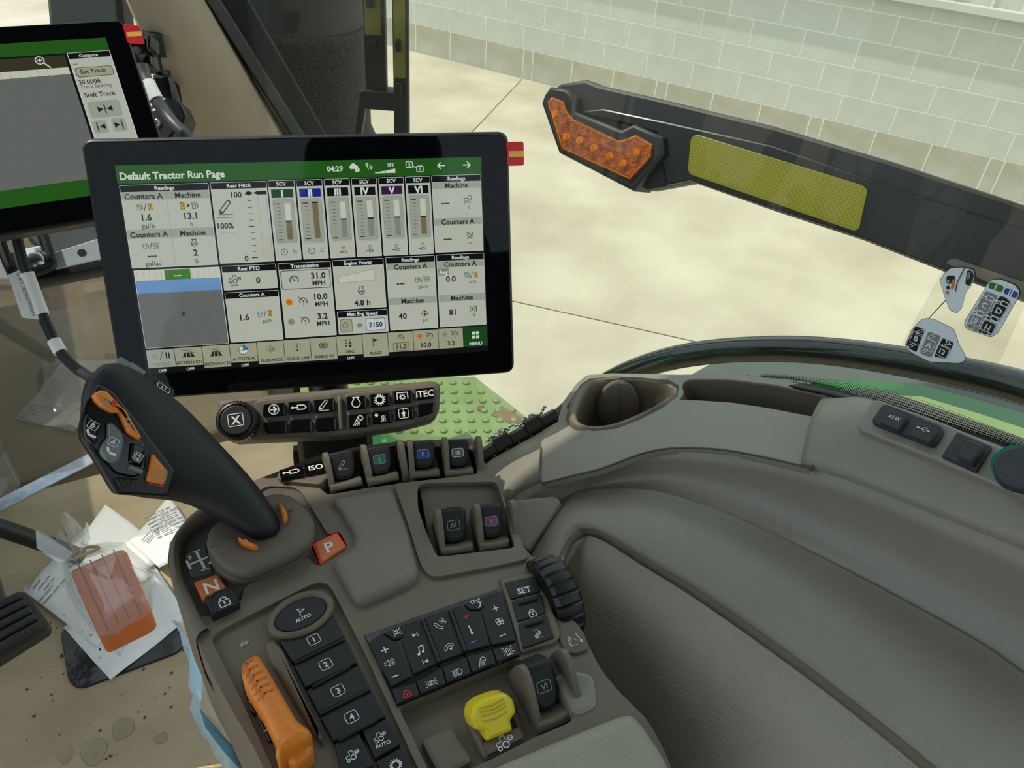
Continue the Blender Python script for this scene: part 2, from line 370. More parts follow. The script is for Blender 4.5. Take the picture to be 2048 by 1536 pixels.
PREV = [('f', ((.7, .5), (-.4, 0), (.7, -.5))), L_(.16, (-.6, .6), (-.6, -.6))]
PHONE = [K_(.11, (-.9, .2), (-.6, -.5), (0, -.9), (.2, -.6), (-.1, -.4), (-.4, 0), (-.5, .3), (-.8, .4))]
TALK = PHONE + [('a', -.1, .1, .3, -.4, 1.4, .09), ('a', -.1, .1, .55, -.4, 1.4, .09), L_(.12, (.5, .9), (.7, .5), (.5, .3), (.9, .1), (.7, -.2))]
HANG = [K_(.11, (-.9, -.4), (-.6, .3), (0, .7), (.7, .6), (.9, .2), (.6, 0), (.2, .3), (-.2, .1), (-.5, -.4)), ('f', ((-.1, -.2), (.5, -.2), (.2, -.7)))]
TEMP = [L_(.22, (0, .8), (0, -.5)), ('d', 0, -.65, .25)]
FAN = [('c', .38 * math.cos(a), .38 * math.sin(a), .36, .12) for a in (.78, 2.36, 3.93, 5.5)]
VENT = [K_(.12, (-.9, .8), (-.3, .9), (-.3, .3), (-.7, .2)), L_(.16, (.1, .2), (.5, .4), (.4, -.6), (-.1, -.8)), ('d', .6, .65, .16), L_(.12, (-.2, .6), (.3, .6)), L_(.14, (.4, -.2), (.85, .1))]
HAZ = [K_(.22, (-.8, -.6), (.8, -.6), (0, .85)), ('d', 0, -.15, .2)]
SIDEL = [K_(.12, (-.1, .4), (-.1, -.4), (-.45, -.25), (-.45, .25)), K_(.12, (.1, .4), (.1, -.4), (.45, -.25), (.45, .25))] + [L_(.1, (s * .6, y), (s * .95, y * 1.5)) for s in (-1, 1) for y in (-.35, 0, .35)]
HEADL = [K_(.13, (.1, .6), (.5, .5), (.85, .15), (.85, -.15), (.5, -.5), (.1, -.6))] + [L_(.1, (-.1, y), (-.8, y - .1)) for y in (-.5, -.25, 0, .25, .5)]
BEAC = [K_(.12, (-.35, -.5), (-.35, .4), (0, .65), (.35, .4), (.35, -.5)), L_(.14, (-.55, -.7), (.55, -.7)), L_(.1, (0, -.4), (0, .3))] + [L_(.1, (s * .55, .2 + y * .35), (s * .95, .25 + y * .7)) for s in (-1, 1) for y in (-1, 0, 1)]
HITCHR = [K_(.11, (-.5, -.6), (-.6, -.4), (.4, .4), (.6, .35), (.55, .1)), ('a', 0, .3, .5, .8, 2.6, .09), L_(.08, (-.6, -.8), (.7, -.8)), L_(.08, (-.3, -.7), (.7, .0))]
HITCHD = [K_(.1, (-.9, -.6), (-.75, .5), (-.5, .6), (-.45, .3), (-.65, -.5)), L_(.08, (-.9, -.8), (.1, -.8)), ('a', -.2, -.3, .4, .3, 1.6, .08), L_(.1, (.5, .8), (.85, -.7)), L_(.1, (.55, -.45), (.85, -.7), (.95, -.3))]
STEER = [K_(.12, (-.35, .75), (.75, .2), (-.1, -.05)), L_(.14, (-.25, .5), (-.1, -.05), (-.35, -.75))]
GUID = [('c', 0, 0, .55, .1), ('f', ((0, .35), (.25, -.3), (0, -.15), (-.25, -.3))), L_(.08, (0, .6), (0, .95)), L_(.08, (0, -.6), (0, -.95)), L_(.06, (-.85, .7), (-.85, -.6)), L_(.06, (.85, .7), (.85, -.6))]
QLINE = [('c', 0, .7, .15, .08), ('d', 0, -.7, .2), L_(.07, (0, .5), (0, -.5)), ('f', ((0, .45), (.15, .15), (-.15, .15)))] + [L_(.05, (x, y), (x, y + .1)) for x in (-.75, -.5, .5, .75) for y in (-.7, -.35, 0, .35, .65)]
SECT = [('f', ((-.95, -.6), (-.55, .2), (-.3, .2), (-.4, -.6))), ('f', ((-.28, -.6), (-.2, .2), (.15, .2), (.28, -.6))), ('f', ((.4, -.6), (.26, .2), (.5, .2), (.95, -.6))), ('f', ((-.4, .4), (-.3, .8), (-.12, .8), (-.14, .4)), 'gry'), ('f', ((-.05, .4), (-.03, .8), (.14, .8), (.14, .4)), 'gry'), ('f', ((.22, .4), (.22, .8), (.4, .8), (.5, .4)), 'gry'), L_(.06, (-1, .7), (1, .1))]
PIE = [('d', 0, 0, .95, 'wht'), ('f', tuple([(0, 0)] + circ(0, 0, .9, 8, None, 0, PI / 2)), 'blu'), ('c', 0, 0, .92, .1), L_(.08, (-.9, 0), (.9, 0)), L_(.08, (0, -.9), (0, .9))]
GLOBE = [('c', 0, 0, .85, .07), L_(.06, (0, .85), (0, -.85)), L_(.06, (-.7, .5), (.7, .5)), L_(.06, (-.7, -.5), (.7, -.5)), ('t', 'ISO', 0, 0, 1.15)]
ITEC = [('f', ((.1 + .0, y + .3), (.55, y), (.35, y), (.35, y - .22), (-.1, y - .22), (-.1, y), (-.35, y)), k) for y, k in ((.65, 'gry'), (.02, 'grn'), (-.6, 'blk'))] + [('d', -.75, y, .17) for y in (.65, .02, -.6)]
MENU = [('f', rect(-.8 + .9 * i, -.8 + .9 * j, -.1 + .9 * i, -.1 + .9 * j)) for i in (0, 1) for j in (0, 1)]
MAG = [('c', -.2, .25, .5, .13), L_(.16, (.15, -.1), (.8, -.8)), L_(.12, (-.45, .25), (.05, .25)), L_(.12, (-.2, 0), (-.2, .5))]
CLOUD = [('d', -.45, .15, .3), ('d', -.05, .4, .4), ('d', .4, .2, .3), ('f', rect(-.6, -.15, .5, .15)), ('d', .55, -.3, .42), ('t', '!', .55, -.3, .7, 'hdr')]
SAT = [K_(.2, (-.8, .6), (-.5, .9), (-.2, .5), (-.5, .2)), K_(.2, (.1, -.1), (.4, .2), (.7, -.2), (.4, -.5)), L_(.12, (-.5, -.1), (-.2, -.6))]
OIL = [('c', 0, -.1, .55, .12), L_(.12, (-.95, -.1), (-.6, -.1)), L_(.12, (.6, -.1), (.95, -.1)), ('d', 0, -.2, .2), ('f', ((-.15, -.1), (.15, -.1), (0, .25))), L_(.12, (-.35, .55), (.35, .55))]
TANK = [L_(.1, (-.7, .7), (-.7, -.7), (.2, -.7), (.2, .7)), ('d', -.25, -.15, .18), ('f', ((-.4, -.1), (-.1, -.1), (-.25, .25))), L_(.18, (.65, .7), (.65, -.6)), L_(.08, (-.6, .45), (.1, .45))]
SHIFTC = [L_(.16, (-.75, -.05), (.5, .1)), L_(.16, (-.8, .35), (-.7, -.4)), L_(.18, (-.05, .85), (.15, -.75)), L_(.08, (-.3, .95), (.2, .95)), L_(.08, (-.1, -.9), (.4, -.9)), L_(.08, (-.55, .7), (-.55, .35)), L_(.08, (-.65, .55), (-.55, .75), (-.45, .55)), L_(.08, (.6, -.2), (.6, -.6)), L_(.08, (.5, -.45), (.6, -.65), (.7, -.45))]
RABBIT = [('d', -.35, -.05, .35), ('d', .25, .0, .4), ('f', ((-.5, .15), (-.1, .75), (.05, .65), (-.2, .1))), ('f', ((.3, -.2), (.8, .4), (.85, .0))), L_(.14, (-.3, -.35), (-.6, -.6)), L_(.14, (.35, -.3), (.1, -.65))]
USB = [L_(.1, (-.9, 0), (.7, 0)), ('d', -.9, 0, .16), ('f', ((.6, .16), (.95, 0), (.6, -.16))), L_(.08, (-.4, 0), (-.1, .35), (.3, .35)), ('d', .3, .35, .1), L_(.08, (-.2, 0), (.1, -.35), (.4, -.35))]
def BOXN(t): return [K_(.12, *rnd([(-.9, -.85), (.9, -.85), (.9, .85), (-.9, .85)], .4, 3)), ('t', t, 0, 0, 1.35)]
PAL = {}
def icon(g, fr, ic, x, y, s, h, m, rot=0):
    """s = half size"""
    f2 = fr.sub(x, y, 0, rot)
    for k_, e in enumerate(ic):
        h += 4e-5 if k_ else 0
        col = PAL.get(e[-1], m) if isinstance(e[-1], str) and e[0] != 't' else m
        if e[0] == 'p': g.line(f2, [(a * s, b * s) for a, b in e[1]], e[2] * s, h, m, e[3])
        elif e[0] == 'c': g.ring(f2, e[1] * s, e[2] * s, e[3] * s, e[4] * s, h, m)
        elif e[0] == 'a': g.ring(f2, e[1] * s, e[2] * s, e[3] * s, e[6] * s, h, m, 12, e[4], e[5])
        elif e[0] == 'd': g.poly(f2, circ(e[1] * s, e[2] * s, e[3] * s, 12), h, col)
        elif e[0] == 'f': g.poly(f2, [(a * s, b * s) for a, b in e[1]], h, col)
        elif e[0] == 't': g.text(f2, e[1], e[2] * s, e[3] * s, e[4] * s, h + .00005, PAL.get(e[5], m) if len(e) > 5 else m, .02)
# ================================================================== OUTSIDE: concrete yard, block building
GZ = -1.02
concrete = mat('sunlit_concrete', (168, 160, 139), .85, nscale=1.3, rgb2=(198, 191, 171), bump=.25, bscale=60, detail=8)
XY = Fr((0, 0, 0), (1, 0, 0), (0, 1, 0))
ground_fill = mat('dark_joint_dirt', (140, 130, 110), .9, nz=.2, nscale=20)
g = G(); g.box(XY, -9, 12, -6, 14, GZ - .2, GZ - .012, ground_fill); ground = struct(g.build('ground'), 'pale concrete yard outside the cab')
def clip(poly, p, n):
    out = []
    for i in range(len(poly)):
        a, b = poly[i], poly[(i + 1) % len(poly)]
        da = (a[0] - p[0]) * n[0] + (a[1] - p[1]) * n[1]; db = (b[0] - p[0]) * n[0] + (b[1] - p[1]) * n[1]
        if da >= 0: out.append(a)
        if da * db < 0: t = da / (da - db); out.append((a[0] + (b[0] - a[0]) * t, a[1] + (b[1] - a[1]) * t))
    return out
def gl(a, b):
    A, B = atz(*a, GZ), atz(*b, GZ); d = (B - A).normalized(); return (A.x, A.y), (-d.y, d.x)
l1 = gl((1047, 155), (948, 260)); l2 = gl((1060, 610), (1353, 675))
for s1 in (1, -1):
    for s2 in (1, -1):
        P_ = [(-9, -6), (12, -6), (12, 14), (-9, 14)]
        for (p, n), s in ((l1, s1), (l2, s2)):
            n = (n[0] * s, n[1] * s); P_ = clip(P_, (p[0] + n[0] * .005, p[1] + n[1] * .005), n)
        if len(P_) > 2: g = G(); g.prism(XY, P_, GZ - .012, GZ, concrete); g.build('slab', ground, smooth=0)
# gravel beyond the front of the tractor
gravel = mat('white_gravel', (150, 150, 148), .9, nscale=45, rgb2=(238, 238, 234), bump=1, bscale=60)
g = G(); g.box(XY, -6.5, -.8, 5.5, 11, GZ, GZ + .02, gravel); struct(g.build('gravel_bed'), 'bed of white gravel ahead of the tractor')

# block wall
wa = math.radians(121); WD = Vector((math.cos(wa), math.sin(wa), 0)); W0 = atz(1083, 167, GZ)
WF = Fr(W0, -WD, (0, 0, 1))                 # u to the right along the wall, v up, n to the tractor
if WF.n.dot(CAMP - W0) < 0: WF = Fr(W0, WD, (0, 0, 1))
blockm = mat('white_painted_block', (184, 187, 175), .75, nscale=5, rgb2=(194, 197, 186), bump=.3, bscale=120)
blockd = mat('dusty_white_painted_block', (166, 160, 138), .8, nscale=4, rgb2=(184, 184, 170), bump=.3, bscale=120)
mortar = mat('painted_mortar', (214, 218, 208), .75, nz=.03, nscale=8, bump=.3, bscale=80)
g = G(); g.box(WF, -3.2, 6.5, -.1, 1.165, -.25, -.0003, mortar); wall = struct(g.build('wall_outside', smooth=0), 'white painted concrete block wall behind the yard')
def block(w_, h_, m):
    gg = G(); f0 = Fr((0, 0, 0), (1, 0, 0), (0, 0, 1)); gg.prism(f0, rect(-w_ / 2, -h_ / 2, w_ / 2, h_ / 2), -.03, .0016, m, .0016, 2, False)
    me = bpy.data.meshes.new('block'); me.from_pydata([tuple(p) for p in gg.v], [], gg.f); me.materials.append(m); me.shade_smooth(); me.set_sharp_from_angle(angle=.6); return me
BM = {}
for ci, (z0, z1) in enumerate(((0, .267), (.267, .468), (.468, .669), (.669, .865), (.865, 1.062), (1.062, 1.165))):
    off = [-.72, -1.048, -.845, -1.048, -.845, -1.048][ci]; x = off - .406 * 5; k = 0
    while x < 6.3:
        wv = .406
        if ci == 0 and k % 4 == 3: wv = .10
        key = (round(wv, 3), round(z1 - z0, 3), ci == 0)
        if key not in BM: BM[key] = block(wv - .011, z1 - z0 - .010, blockd if ci == 0 else blockm)
        o = bpy.data.objects.new('block', BM[key]); COL.objects.link(o)
        p = WF.P(x + wv / 2, (z0 + z1) / 2, 0); place(o, p, wall); o.rotation_euler = (0, 0, math.atan2(WF.u.y, WF.u.x)); x += wv; k += 1
siding = mat('cream_metal_siding', (196, 196, 184), .4, nz=.03, nscale=4)
g = G(); g.box(WF, -3.2, 6.5, 1.165, 1.215, -.2, .085, siding, .004); fl = g.build('flashing', wall); fl['label'] = 'cream metal drip flashing'
for i in range(14):
    g = G(); x0 = -3.2 + i * .69
    g.prism(Fr(WF.P(0, 1.2, 0), WF.u, -WF.n), [(x0, 0), (x0 + .02, -.0), (x0 + .05, -.035), (x0 + .10, -.035), (x0 + .13, 0), (x0 + .33, 0), (x0 + .345, -.012), (x0 + .36, 0), (x0 + .52, 0), (x0 + .535, -.012), (x0 + .55, 0), (x0 + .69, 0), (x0 + .69, .02), (x0, .02)], 0, 1.2, siding)
    g.build('siding_panel', wall, smooth=0)

# ================================================================== CAB SHELL
kraft = mat('brown_kraft_floor_paper', (160, 144, 114), .85, nscale=7, rgb2=(178, 162, 131), bump=.7, bscale=70, detail=8, stretch=(1, 2.2, 1))
g = G(); g.prism(XY, [(-.75, -.8), (.45, -.8), (.45, .3), (.47, .75), (.28, 1.29), (-.75, 1.29)], -.06, 0, kraft); floor = struct(g.build('floor', smooth=0), 'cab floor covered in brown kraft paper')
liner = mat('dark_grey_headliner', (78, 76, 70), .8, nz=.06, nscale=30, bump=.1)
g = G(); g.prism(XY, [(-.85, -1.0), (.78, -1.0), (.78, .925), (-.85, .925)], 1.78, 1.92, liner, .02); struct(g.build('unseen_ceiling'), 'unseen cab roof with grey headliner, added to shade the cab')  # unseen roof, front edge set by where the sun patches should end
g = G(); g.box(XY, -.8, .6, -.86, -.80, 0, 1.20, liner); struct(g.build('added_wall_rear'), 'unseen wall added behind the seat')  # unseen wall, added to block sky from the display reflections
# unseen additions left and behind: dash to shade the floor, seat for screen reflections
t = thing('added_steering_console', (-.6, 1.07, 0), 'unseen dark steering console added to shade the floor', 'steering console')
g = G(); g.prism(XY, rnd(rect(-.86, .84, -.37, 1.28), .05), 0, .92, liner, .03, 3); g.build('shade_shroud', t)
g = G(); SW = Fr((-.62, .72, 1.0), (1, 0, 0), (0, .75, .66)); g.tube([SW.P(.19 * math.cos(a), .19 * math.sin(a), 0) for a in [2 * PI * k / 40 for k in range(41)]], .014, rubber, 10); g.tube([SW.P(0, 0, -.22), SW.P(0, 0, .01)], .035, rubber, 14)
for a in (.5, 2.64, 4.7): g.tube([SW.P(0, 0, 0), SW.P(.18 * math.cos(a), .18 * math.sin(a), 0)], .012, rubber, 8)
g.build('steering_wheel', t)
seatm = mat('dark_grey_seat_fabric', (58, 58, 56), .8, nz=.1, nscale=60, bump=.3)
t = thing('added_operator_seat', (-.15, -.35, 0), 'unseen dark grey operator seat added for the screen reflections', 'seat')
SB = Fr((-.12, -.42, .55), (1, 0, 0), (0, -.16, 1))
g = G(); g.prism(XY, rnd(rect(-.40, -.55, .14, -.08), .06), .38, .52, seatm, .04, 4); g.build('cushion', t)
g = G(); g.prism(SB, rnd([(-.27, -.05), (.27, -.05), (.25, .62), (-.25, .62)], .08, 5), -.12, 0, seatm, .04, 4); g.build('backrest', t)
g = G(); g.prism(SB, rnd(rect(-.15, .64, .15, .86), .05, 5), -.10, -.01, seatm, .03, 4); g.build('headrest', t)
# front right pillar (leans outwards), built in a plane facing the driver
PF = Fr((0, 1.16, .6), (1, 0, 0), (0, 0, 1))
pillar_m = mat('beige_pillar_trim', (164, 150, 124), .55, nz=.05, nscale=20, bump=.1)
pl_l = PF.pxs([(230, -60), (385, 300)]); pl_r = PF.pxs([(385, -60), (590, 300)])
def pillar_ring(t, dz):
    L, R_ = Vector(pl_l[0]).lerp(Vector(pl_l[1]), t), Vector(pl_r[0]).lerp(Vector(pl_r[1]), t); out = []
    for x, d in ((0, .0), (.2, .012), (.45, .018), (.75, .014), (.93, .002), (1, -.02), (1, -.06), (0, -.06)):
        q = L.lerp(R_, x); out.append(PF.P(q.x, q.y, d))
    return out
g = G(); g.loft([pillar_ring(t, 0) for t in (-.6, -.2, .1, .4, .7, 1, 1.6, 2.4)], pillar_m); pillar = struct(g.build('trim_1', recalc=True), 'beige trim of the leaning front right pillar')
seal = mat('grey_rubber_seal', (62, 64, 62), .5, nz=.05); dkseal = mat('black_rubber_seal', (14, 17, 18), .45, nz=.1)
for nm, a0, a1, b0, b1, m, dd in (('window_seal', 412, 442, 583, 610, seal, .004), ('pillar_cover', 440, 500, 606, 655, dkseal, -.01)):
    A, B = PF.pxs([(a0, 0), (b0, 270)]), PF.pxs([(a1, 0), (b1, 270)]); ex = lambda S, t: tuple(Vector(S[0]).lerp(Vector(S[1]), t))
    g = G(); g.prism(PF, [ex(A, -.7), ex(B, -.7), ex(B, 2.6), ex(A, 2.6)], -.06, dd, m, .003); g.build(nm, pillar)

# ------------------------------------------------ right side panel (inside of the fender)
def curve(pts, n):
    C_ = cr([(p[0] / 1000, p[1] / 1000, p[2]) for p in pts], 12); L = [0]
    for i in range(1, len(C_)): L.append(L[-1] + (C_[i].xy - C_[i - 1].xy).length)
    out = []
    for k in range(n):
        t = L[-1] * k / (n - 1); i = max(j for j in range(len(L)) if L[j] <= t + 1e-9); i = min(i, len(L) - 2)
        q = C_[i].lerp(C_[i + 1], (t - L[i]) / max(L[i + 1] - L[i], 1e-9)); out.append(atd(q.x * 1000, q.y * 1000, q.z))
    return out
def lerp_rows(A, B, k, bulge=0, axis=Vector((-.6, 0, .8))):
    return [[a.lerp(b, t) + axis * bulge * math.sin(PI * t) for a, b in zip(A, B)] for t in [i / k for i in range(k + 1)]]
NS = 40
cR = curve([(1020, 1180, .625), (1060, 1106, .640), (1090, 1055, .650), (1116, 1012, .660), (1150, 991, .664), (1220, 985, .658), (1300, 990, .650), (1400, 1020, .638), (1500, 1062, .625), (1640, 1130, .610), (1800, 1215, .597), (1950, 1300, .585), (2060, 1378, .577), (2250, 1500, .565)], NS)
cD = curve([(1085, 1200, .595), (1112, 1128, .610), (1130, 1085, .622), (1150, 1062, .628), (1174, 1054, .628), (1215, 1070, .620), (1290, 1115, .605), (1400, 1180, .588), (1560, 1290, .562), (1700, 1395, .54), (1880, 1540, .515), (2060, 1700, .49)], NS)
cD2 = curve([(1102, 1202, .597), (1128, 1132, .612), (1143, 1094, .624), (1159, 1077, .630), (1177, 1070, .630), (1211, 1084, .622), (1284, 1131, .607), (1390, 1197, .590), (1545, 1306, .564), (1685, 1411, .542), (1862, 1556, .517), (2040, 1716, .492)], NS)
cU = curve([(1010, 1010, .665), (1040, 985, .668), (1085, 966, .668), (1150, 950, .664), (1220, 926, .660), (1330, 905, .650), (1420, 908, .638), (1520, 919, .622), (1620, 940, .605), (1716, 968, .590), (1870, 1030, .573), (2060, 1105, .556), (2250, 1190, .54)], NS)
cV = curve([(1640, 800, .650), (1715, 797, .638), (1790, 818, .628), (1900, 857, .612), (2100, 932, .590), (2280, 1000, .575)], NS)
cU2 = curve([(1600, 930, .607), (1716, 968, .590), (1870, 1030, .573), (2060, 1105, .556), (2250, 1190, .54)], NS)
cVo = [p + Vector((.05, .02, -.02)) for p in cV]
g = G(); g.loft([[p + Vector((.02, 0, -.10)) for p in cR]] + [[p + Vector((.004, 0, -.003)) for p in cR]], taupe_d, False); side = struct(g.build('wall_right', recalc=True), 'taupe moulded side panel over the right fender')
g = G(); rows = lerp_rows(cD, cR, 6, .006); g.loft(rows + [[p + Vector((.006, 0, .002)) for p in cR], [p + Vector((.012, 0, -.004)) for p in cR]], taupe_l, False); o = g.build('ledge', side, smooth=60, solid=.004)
o['label'] = 'grey taupe ledge'
g = G(); g.loft(lerp_rows(cD2, cD, 2), taupe_d, False); g.build('shaded_strip', side, smooth=60, solid=.003)  # darker taupe puts the shade of this steep face into its colour
pb = [p + Vector((-.09, -.01, -.15)) for p in cD2]; pc = [p + Vector((-.13, -.02, -.45)) for p in cD2]
g = G(); g.loft([pc] + lerp_rows(pb, cD2, 4, .006, Vector((-1, 0, 0))), leather, False); o = g.build('pad', side, smooth=60, solid=.004); o['label'] = 'leather grained lower pad'
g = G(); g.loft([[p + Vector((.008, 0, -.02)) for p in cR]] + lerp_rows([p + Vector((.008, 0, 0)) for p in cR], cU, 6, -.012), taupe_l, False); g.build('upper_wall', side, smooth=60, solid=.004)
g = G(); g.loft(lerp_rows(cU2, cV, 8, .010, Vector((-.5, 0, .86))) + [cVo], taupe_l, False); g.build('socket_ledge', side, smooth=60, solid=.004)
# corner panel below the hinge, lit through the windscreen
cA = curve([(940, 960, .76), (975, 925, .765), (1030, 893, .765), (1075, 868, .765), (1110, 846, .765), (1130, 838, .765)], 12)
cB = curve([(990, 1100, .665), (1010, 1015, .672), (1040, 985, .672), (1085, 968, .672), (1110, 962, .671), (1130, 956, .670)], 12)
g = G(); g.loft(lerp_rows(cB, cA, 6, .01), taupe_l, False); g.build('corner_panel', side, smooth=60, solid=.004)
# small lid
lid_px = [(1012, 1018), (1030, 1002), (1112, 993), (1124, 1006), (1057, 1106), (1030, 1090)]
p3 = [atd(1020, 1020, .652), atd(1118, 1000, .651), atd(1055, 1105, .632)]
LF = Fr(p3[0], p3[1] - p3[0], p3[0] - p3[2])
g = G(); g.prism(LF, rnd(LF.pxs(lid_px), [.004, .006, .012, .010, .004, .004]), -.02, .003, taupe_l, .003); o = g.build('lid', side); o['label'] = 'small triangular lid'

# ------------------------------------------------ right window
wb = [Vector((.10, 1.32, .30)), Vector((.26, 1.16, .36)), Vector((.33, .85, .45))] + [atd(*q) for q in ((1060, 905, .83), (1120, 835, .84), (1200, 770, .84), (1360, 752, .80), (1530, 752, .745), (1640, 770, .69), (1720, 790, .655), (1846, 832, .632), (2022, 897, .610), (2150, 950, .595))] + [Vector((.50, -.2, .8)), Vector((.50, -.75, .8))]
g = G(); g.loft([wb, [Vector((p.x, p.y, 1.775)) for p in wb]], glass, False)
win = struct(g.build('window_1', smooth=80), 'tinted glass of the right cab window')
band0 = curve([(1500, 752, .745), (1640, 780, .672), (1715, 799, .642), (1846, 842, .618), (2022, 905, .600), (2150, 958, .588)], 30)
band1 = curve([(1500, 748, .748), (1640, 768, .690), (1715, 785, .656), (1846, 826, .632), (2022, 886, .611), (2150, 938, .597)], 30)
g = G(); g.loft([[p + Vector((-.004, 0, 0)) for p in band0], [p + Vector((-.004, 0, 0)) for p in band1]], dkseal, False); g.build('frit_band', win, solid=.002)
fd0 = [(1530, 752, .742), (1600, 758, .71), (1715, 783, .656), (1846, 824, .632), (2022, 884, .611), (2150, 936, .597)]
fd1 = [(1530, 746, .745), (1600, 750, .713), (1715, 764, .662), (1846, 797, .638), (2022, 862, .616), (2150, 912, .602)]
g = G(); NR = 6
for r in range(NR):
    t = r / (NR - 1); row = curve([tuple(a * (1 - t) + b * t for a, b in zip(p, q)) for p, q in zip(fd0, fd1)], 132)
    for k in range(len(row) - 1):
        p = row[k].lerp(row[k + 1], .5 * (r % 2)); rad = .00088 * (1 - .55 * t); d = (row[k + 1] - row[k]).normalized(); f = Fr(p + Vector((-.004, 0, 0)), d, (0, 0, 1))
        g.poly(f, circ(0, 0, rad, 6), .0, dkseal)
o = g.build('frit_dots', win, smooth=0); o['kind'] = 'stuff'
# bent tube frame outside the glass
tubem = mat('dark_glossy_painted_tube', (16, 30, 28), .18, nz=.2, nscale=6, coat=.5)
tp = curve([(960, 985, 1.10), (1040, 905, 1.06), (1110, 845, 1.02), (1170, 795, .98), (1240, 752, .93), (1330, 720, .89), (1430, 703, .86), (1560, 698, .82), (1680, 705, .79), (1800, 722, .765), (1920, 745, .74), (2060, 780, .715), (2250, 850, .69)], 50)
g = G(); g.tube(tp, .0135, tubem, 16); fr_o = struct(g.build('trim_2'), 'dark bent tube frame arching outside the right window')

# lower front window (reflects the floor); a dark deck is added behind it
wf = film('lower_windscreen_glass', (.80, .81, .75), .24, .005, .02)
WFR = Fr((-.75, 1.30, .02), (1, 0, 0), (0, .05, 1))
g = G(); g.poly(WFR, rect(0, 0, 1.03, .56), 0, wf); struct(g.build('window_2'), 'lower windscreen pane reflecting the floor papers')
# ================================================================== THINGS OUTSIDE THE GLASS
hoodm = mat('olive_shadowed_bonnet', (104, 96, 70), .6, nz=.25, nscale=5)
t = thing('shading_bonnet', (-.3, 2.0, 0), 'olive brown bonnet placed to shade the floor, with an added dark deck', 'bonnet')
HF = Fr((-.66, 1.37, 0), (1, 0, 0), (0, 0, 1))
g = G(); g.prism(HF, rnd(rect(-.5, -.7, .24, .62), .06), -2.0, 0, hoodm, .04, 3); g.build('bonnet_shell', t)  # placed and sized so its edge casts the floor shadow line
g = G()
for k in range(7): g.prism(HF, rnd(rect(-.40, -.35 + k * .1, .18, -.31 + k * .1), .01), 0, .012, rubber, .003)
g.build('grille', t)

g = G(); g.prism(XY, rnd(rect(-1.0, 1.37, .26, 3.4), .05), -.85, -.03, mat('dark_backdrop_deck', (92, 82, 58), .7, nz=.3, nscale=6), .02); g.build('backdrop_deck', t)  # added deck that keeps the view through the lower pane dark
# exhaust / filter canister
CF = Fr(atd(612, 150, 2.0), (1, 0, 0), (0, 1, 0)); CF.o.z = 0
canm = mat('dark_grey_painted_steel', (34, 37, 34), .6, nz=.12, nscale=6); meshm = mat('perforated_dark_steel', (58, 56, 50), .6, .3, nscale=400, rgb2=(12, 13, 13), detail=0, bump=.6, bscale=500)
t = thing('exhaust_stack', (CF.o.x, CF.o.y, -.6), 'dark cylindrical exhaust stack with perforated shroud outside the pillar', 'exhaust')
g = G(); R0 = .140
rings = [(R0 * 1.35, .20), (R0 * 1.30, .34), (R0 * 1.04, .43), (R0 * 1.03, .66)]
g.loft([[CF.P(*c, z) for c in circ(0, 0, r, 40)] for r, z in rings], meshm); g.build('perforated_shroud', t)
g = G(); g.loft([[CF.P(*c, z) for c in circ(0, 0, r, 40)] for r, z in ((R0 * .98, .60), (R0, .64), (R0, 2.0), (R0 * .9, 2.05))], canm); g.build('stack_body', t)
g = G(); g.loft([[CF.P(*c, z) for c in circ(0, 0, R0 * 1.02, 40)] for z in (.93, .955)], armblack); g.build('clamp_band', t)
g = G(); g.loft([[CF.P(*c, z) for c in circ(0, 0, R0 * 1.4, 40)] for z in (-.9, .20)], canm); g.build('lower_housing', t)

# two grab rails / mirror arms with olive reflective strips
olivem = mat('olive_reflective_strip', (112, 108, 40), .45, nz=.2, nscale=12)
def rail(label, x0, x1, yb, d, foot):
    A = atd((x0 + x1) / 2, yb, d); wv = (x1 - x0) / FPX * d
    f = Fr(A, CAMR @ Vector((1, 0, 0)) * Vector((1, 1, 0)) if False else Vector((CAMR[0][0], CAMR[1][0], 0)), (0, 0, 1))
    t = thing('grab_rail', f.P(0, 0, 0), label, 'rail', 'grab rails beside the exhaust stack')
    g = G(); g.prism(f, rnd(rect(-wv / 2, 0, wv / 2, 1.2), .008), -.02, .0, armblack, .004); g.build('bar', t)
    g = G(); g.box(f, -wv * .42, wv * .30, .12, .40, .0, .0015, olivem); g.build('reflector', t)
    for k, zc in enumerate((.09, .17, .27, .36)):
        g = G(); g.prism(f, rnd(rect(-wv * .3, zc, wv * .05, zc + .022), .004), .0, .010, black, .002); g.build('clip', t)
    if foot:
        g = G(); g.prism(f, rnd(rect(-wv * .8, -.028, wv * 1.05, .012), .01), -.03, .006, armblack, .004); g.build('foot_bracket', t)
        g = G(); g.prism(f, rnd([(-wv * 1.1, -.16), (-wv * .5, -.02), (-wv * .8, .0), (-wv * 1.25, -.12)], .006), -.03, -.002, armblack, .003); g.build('brace', t)
    return t
rail('shorter black grab rail with foot bracket, nearer the exhaust stack', 733, 772, 192, 1.75, True)
rail('longer black grab rail with olive strip, further from the exhaust stack', 789, 817, 275, 1.7, False)

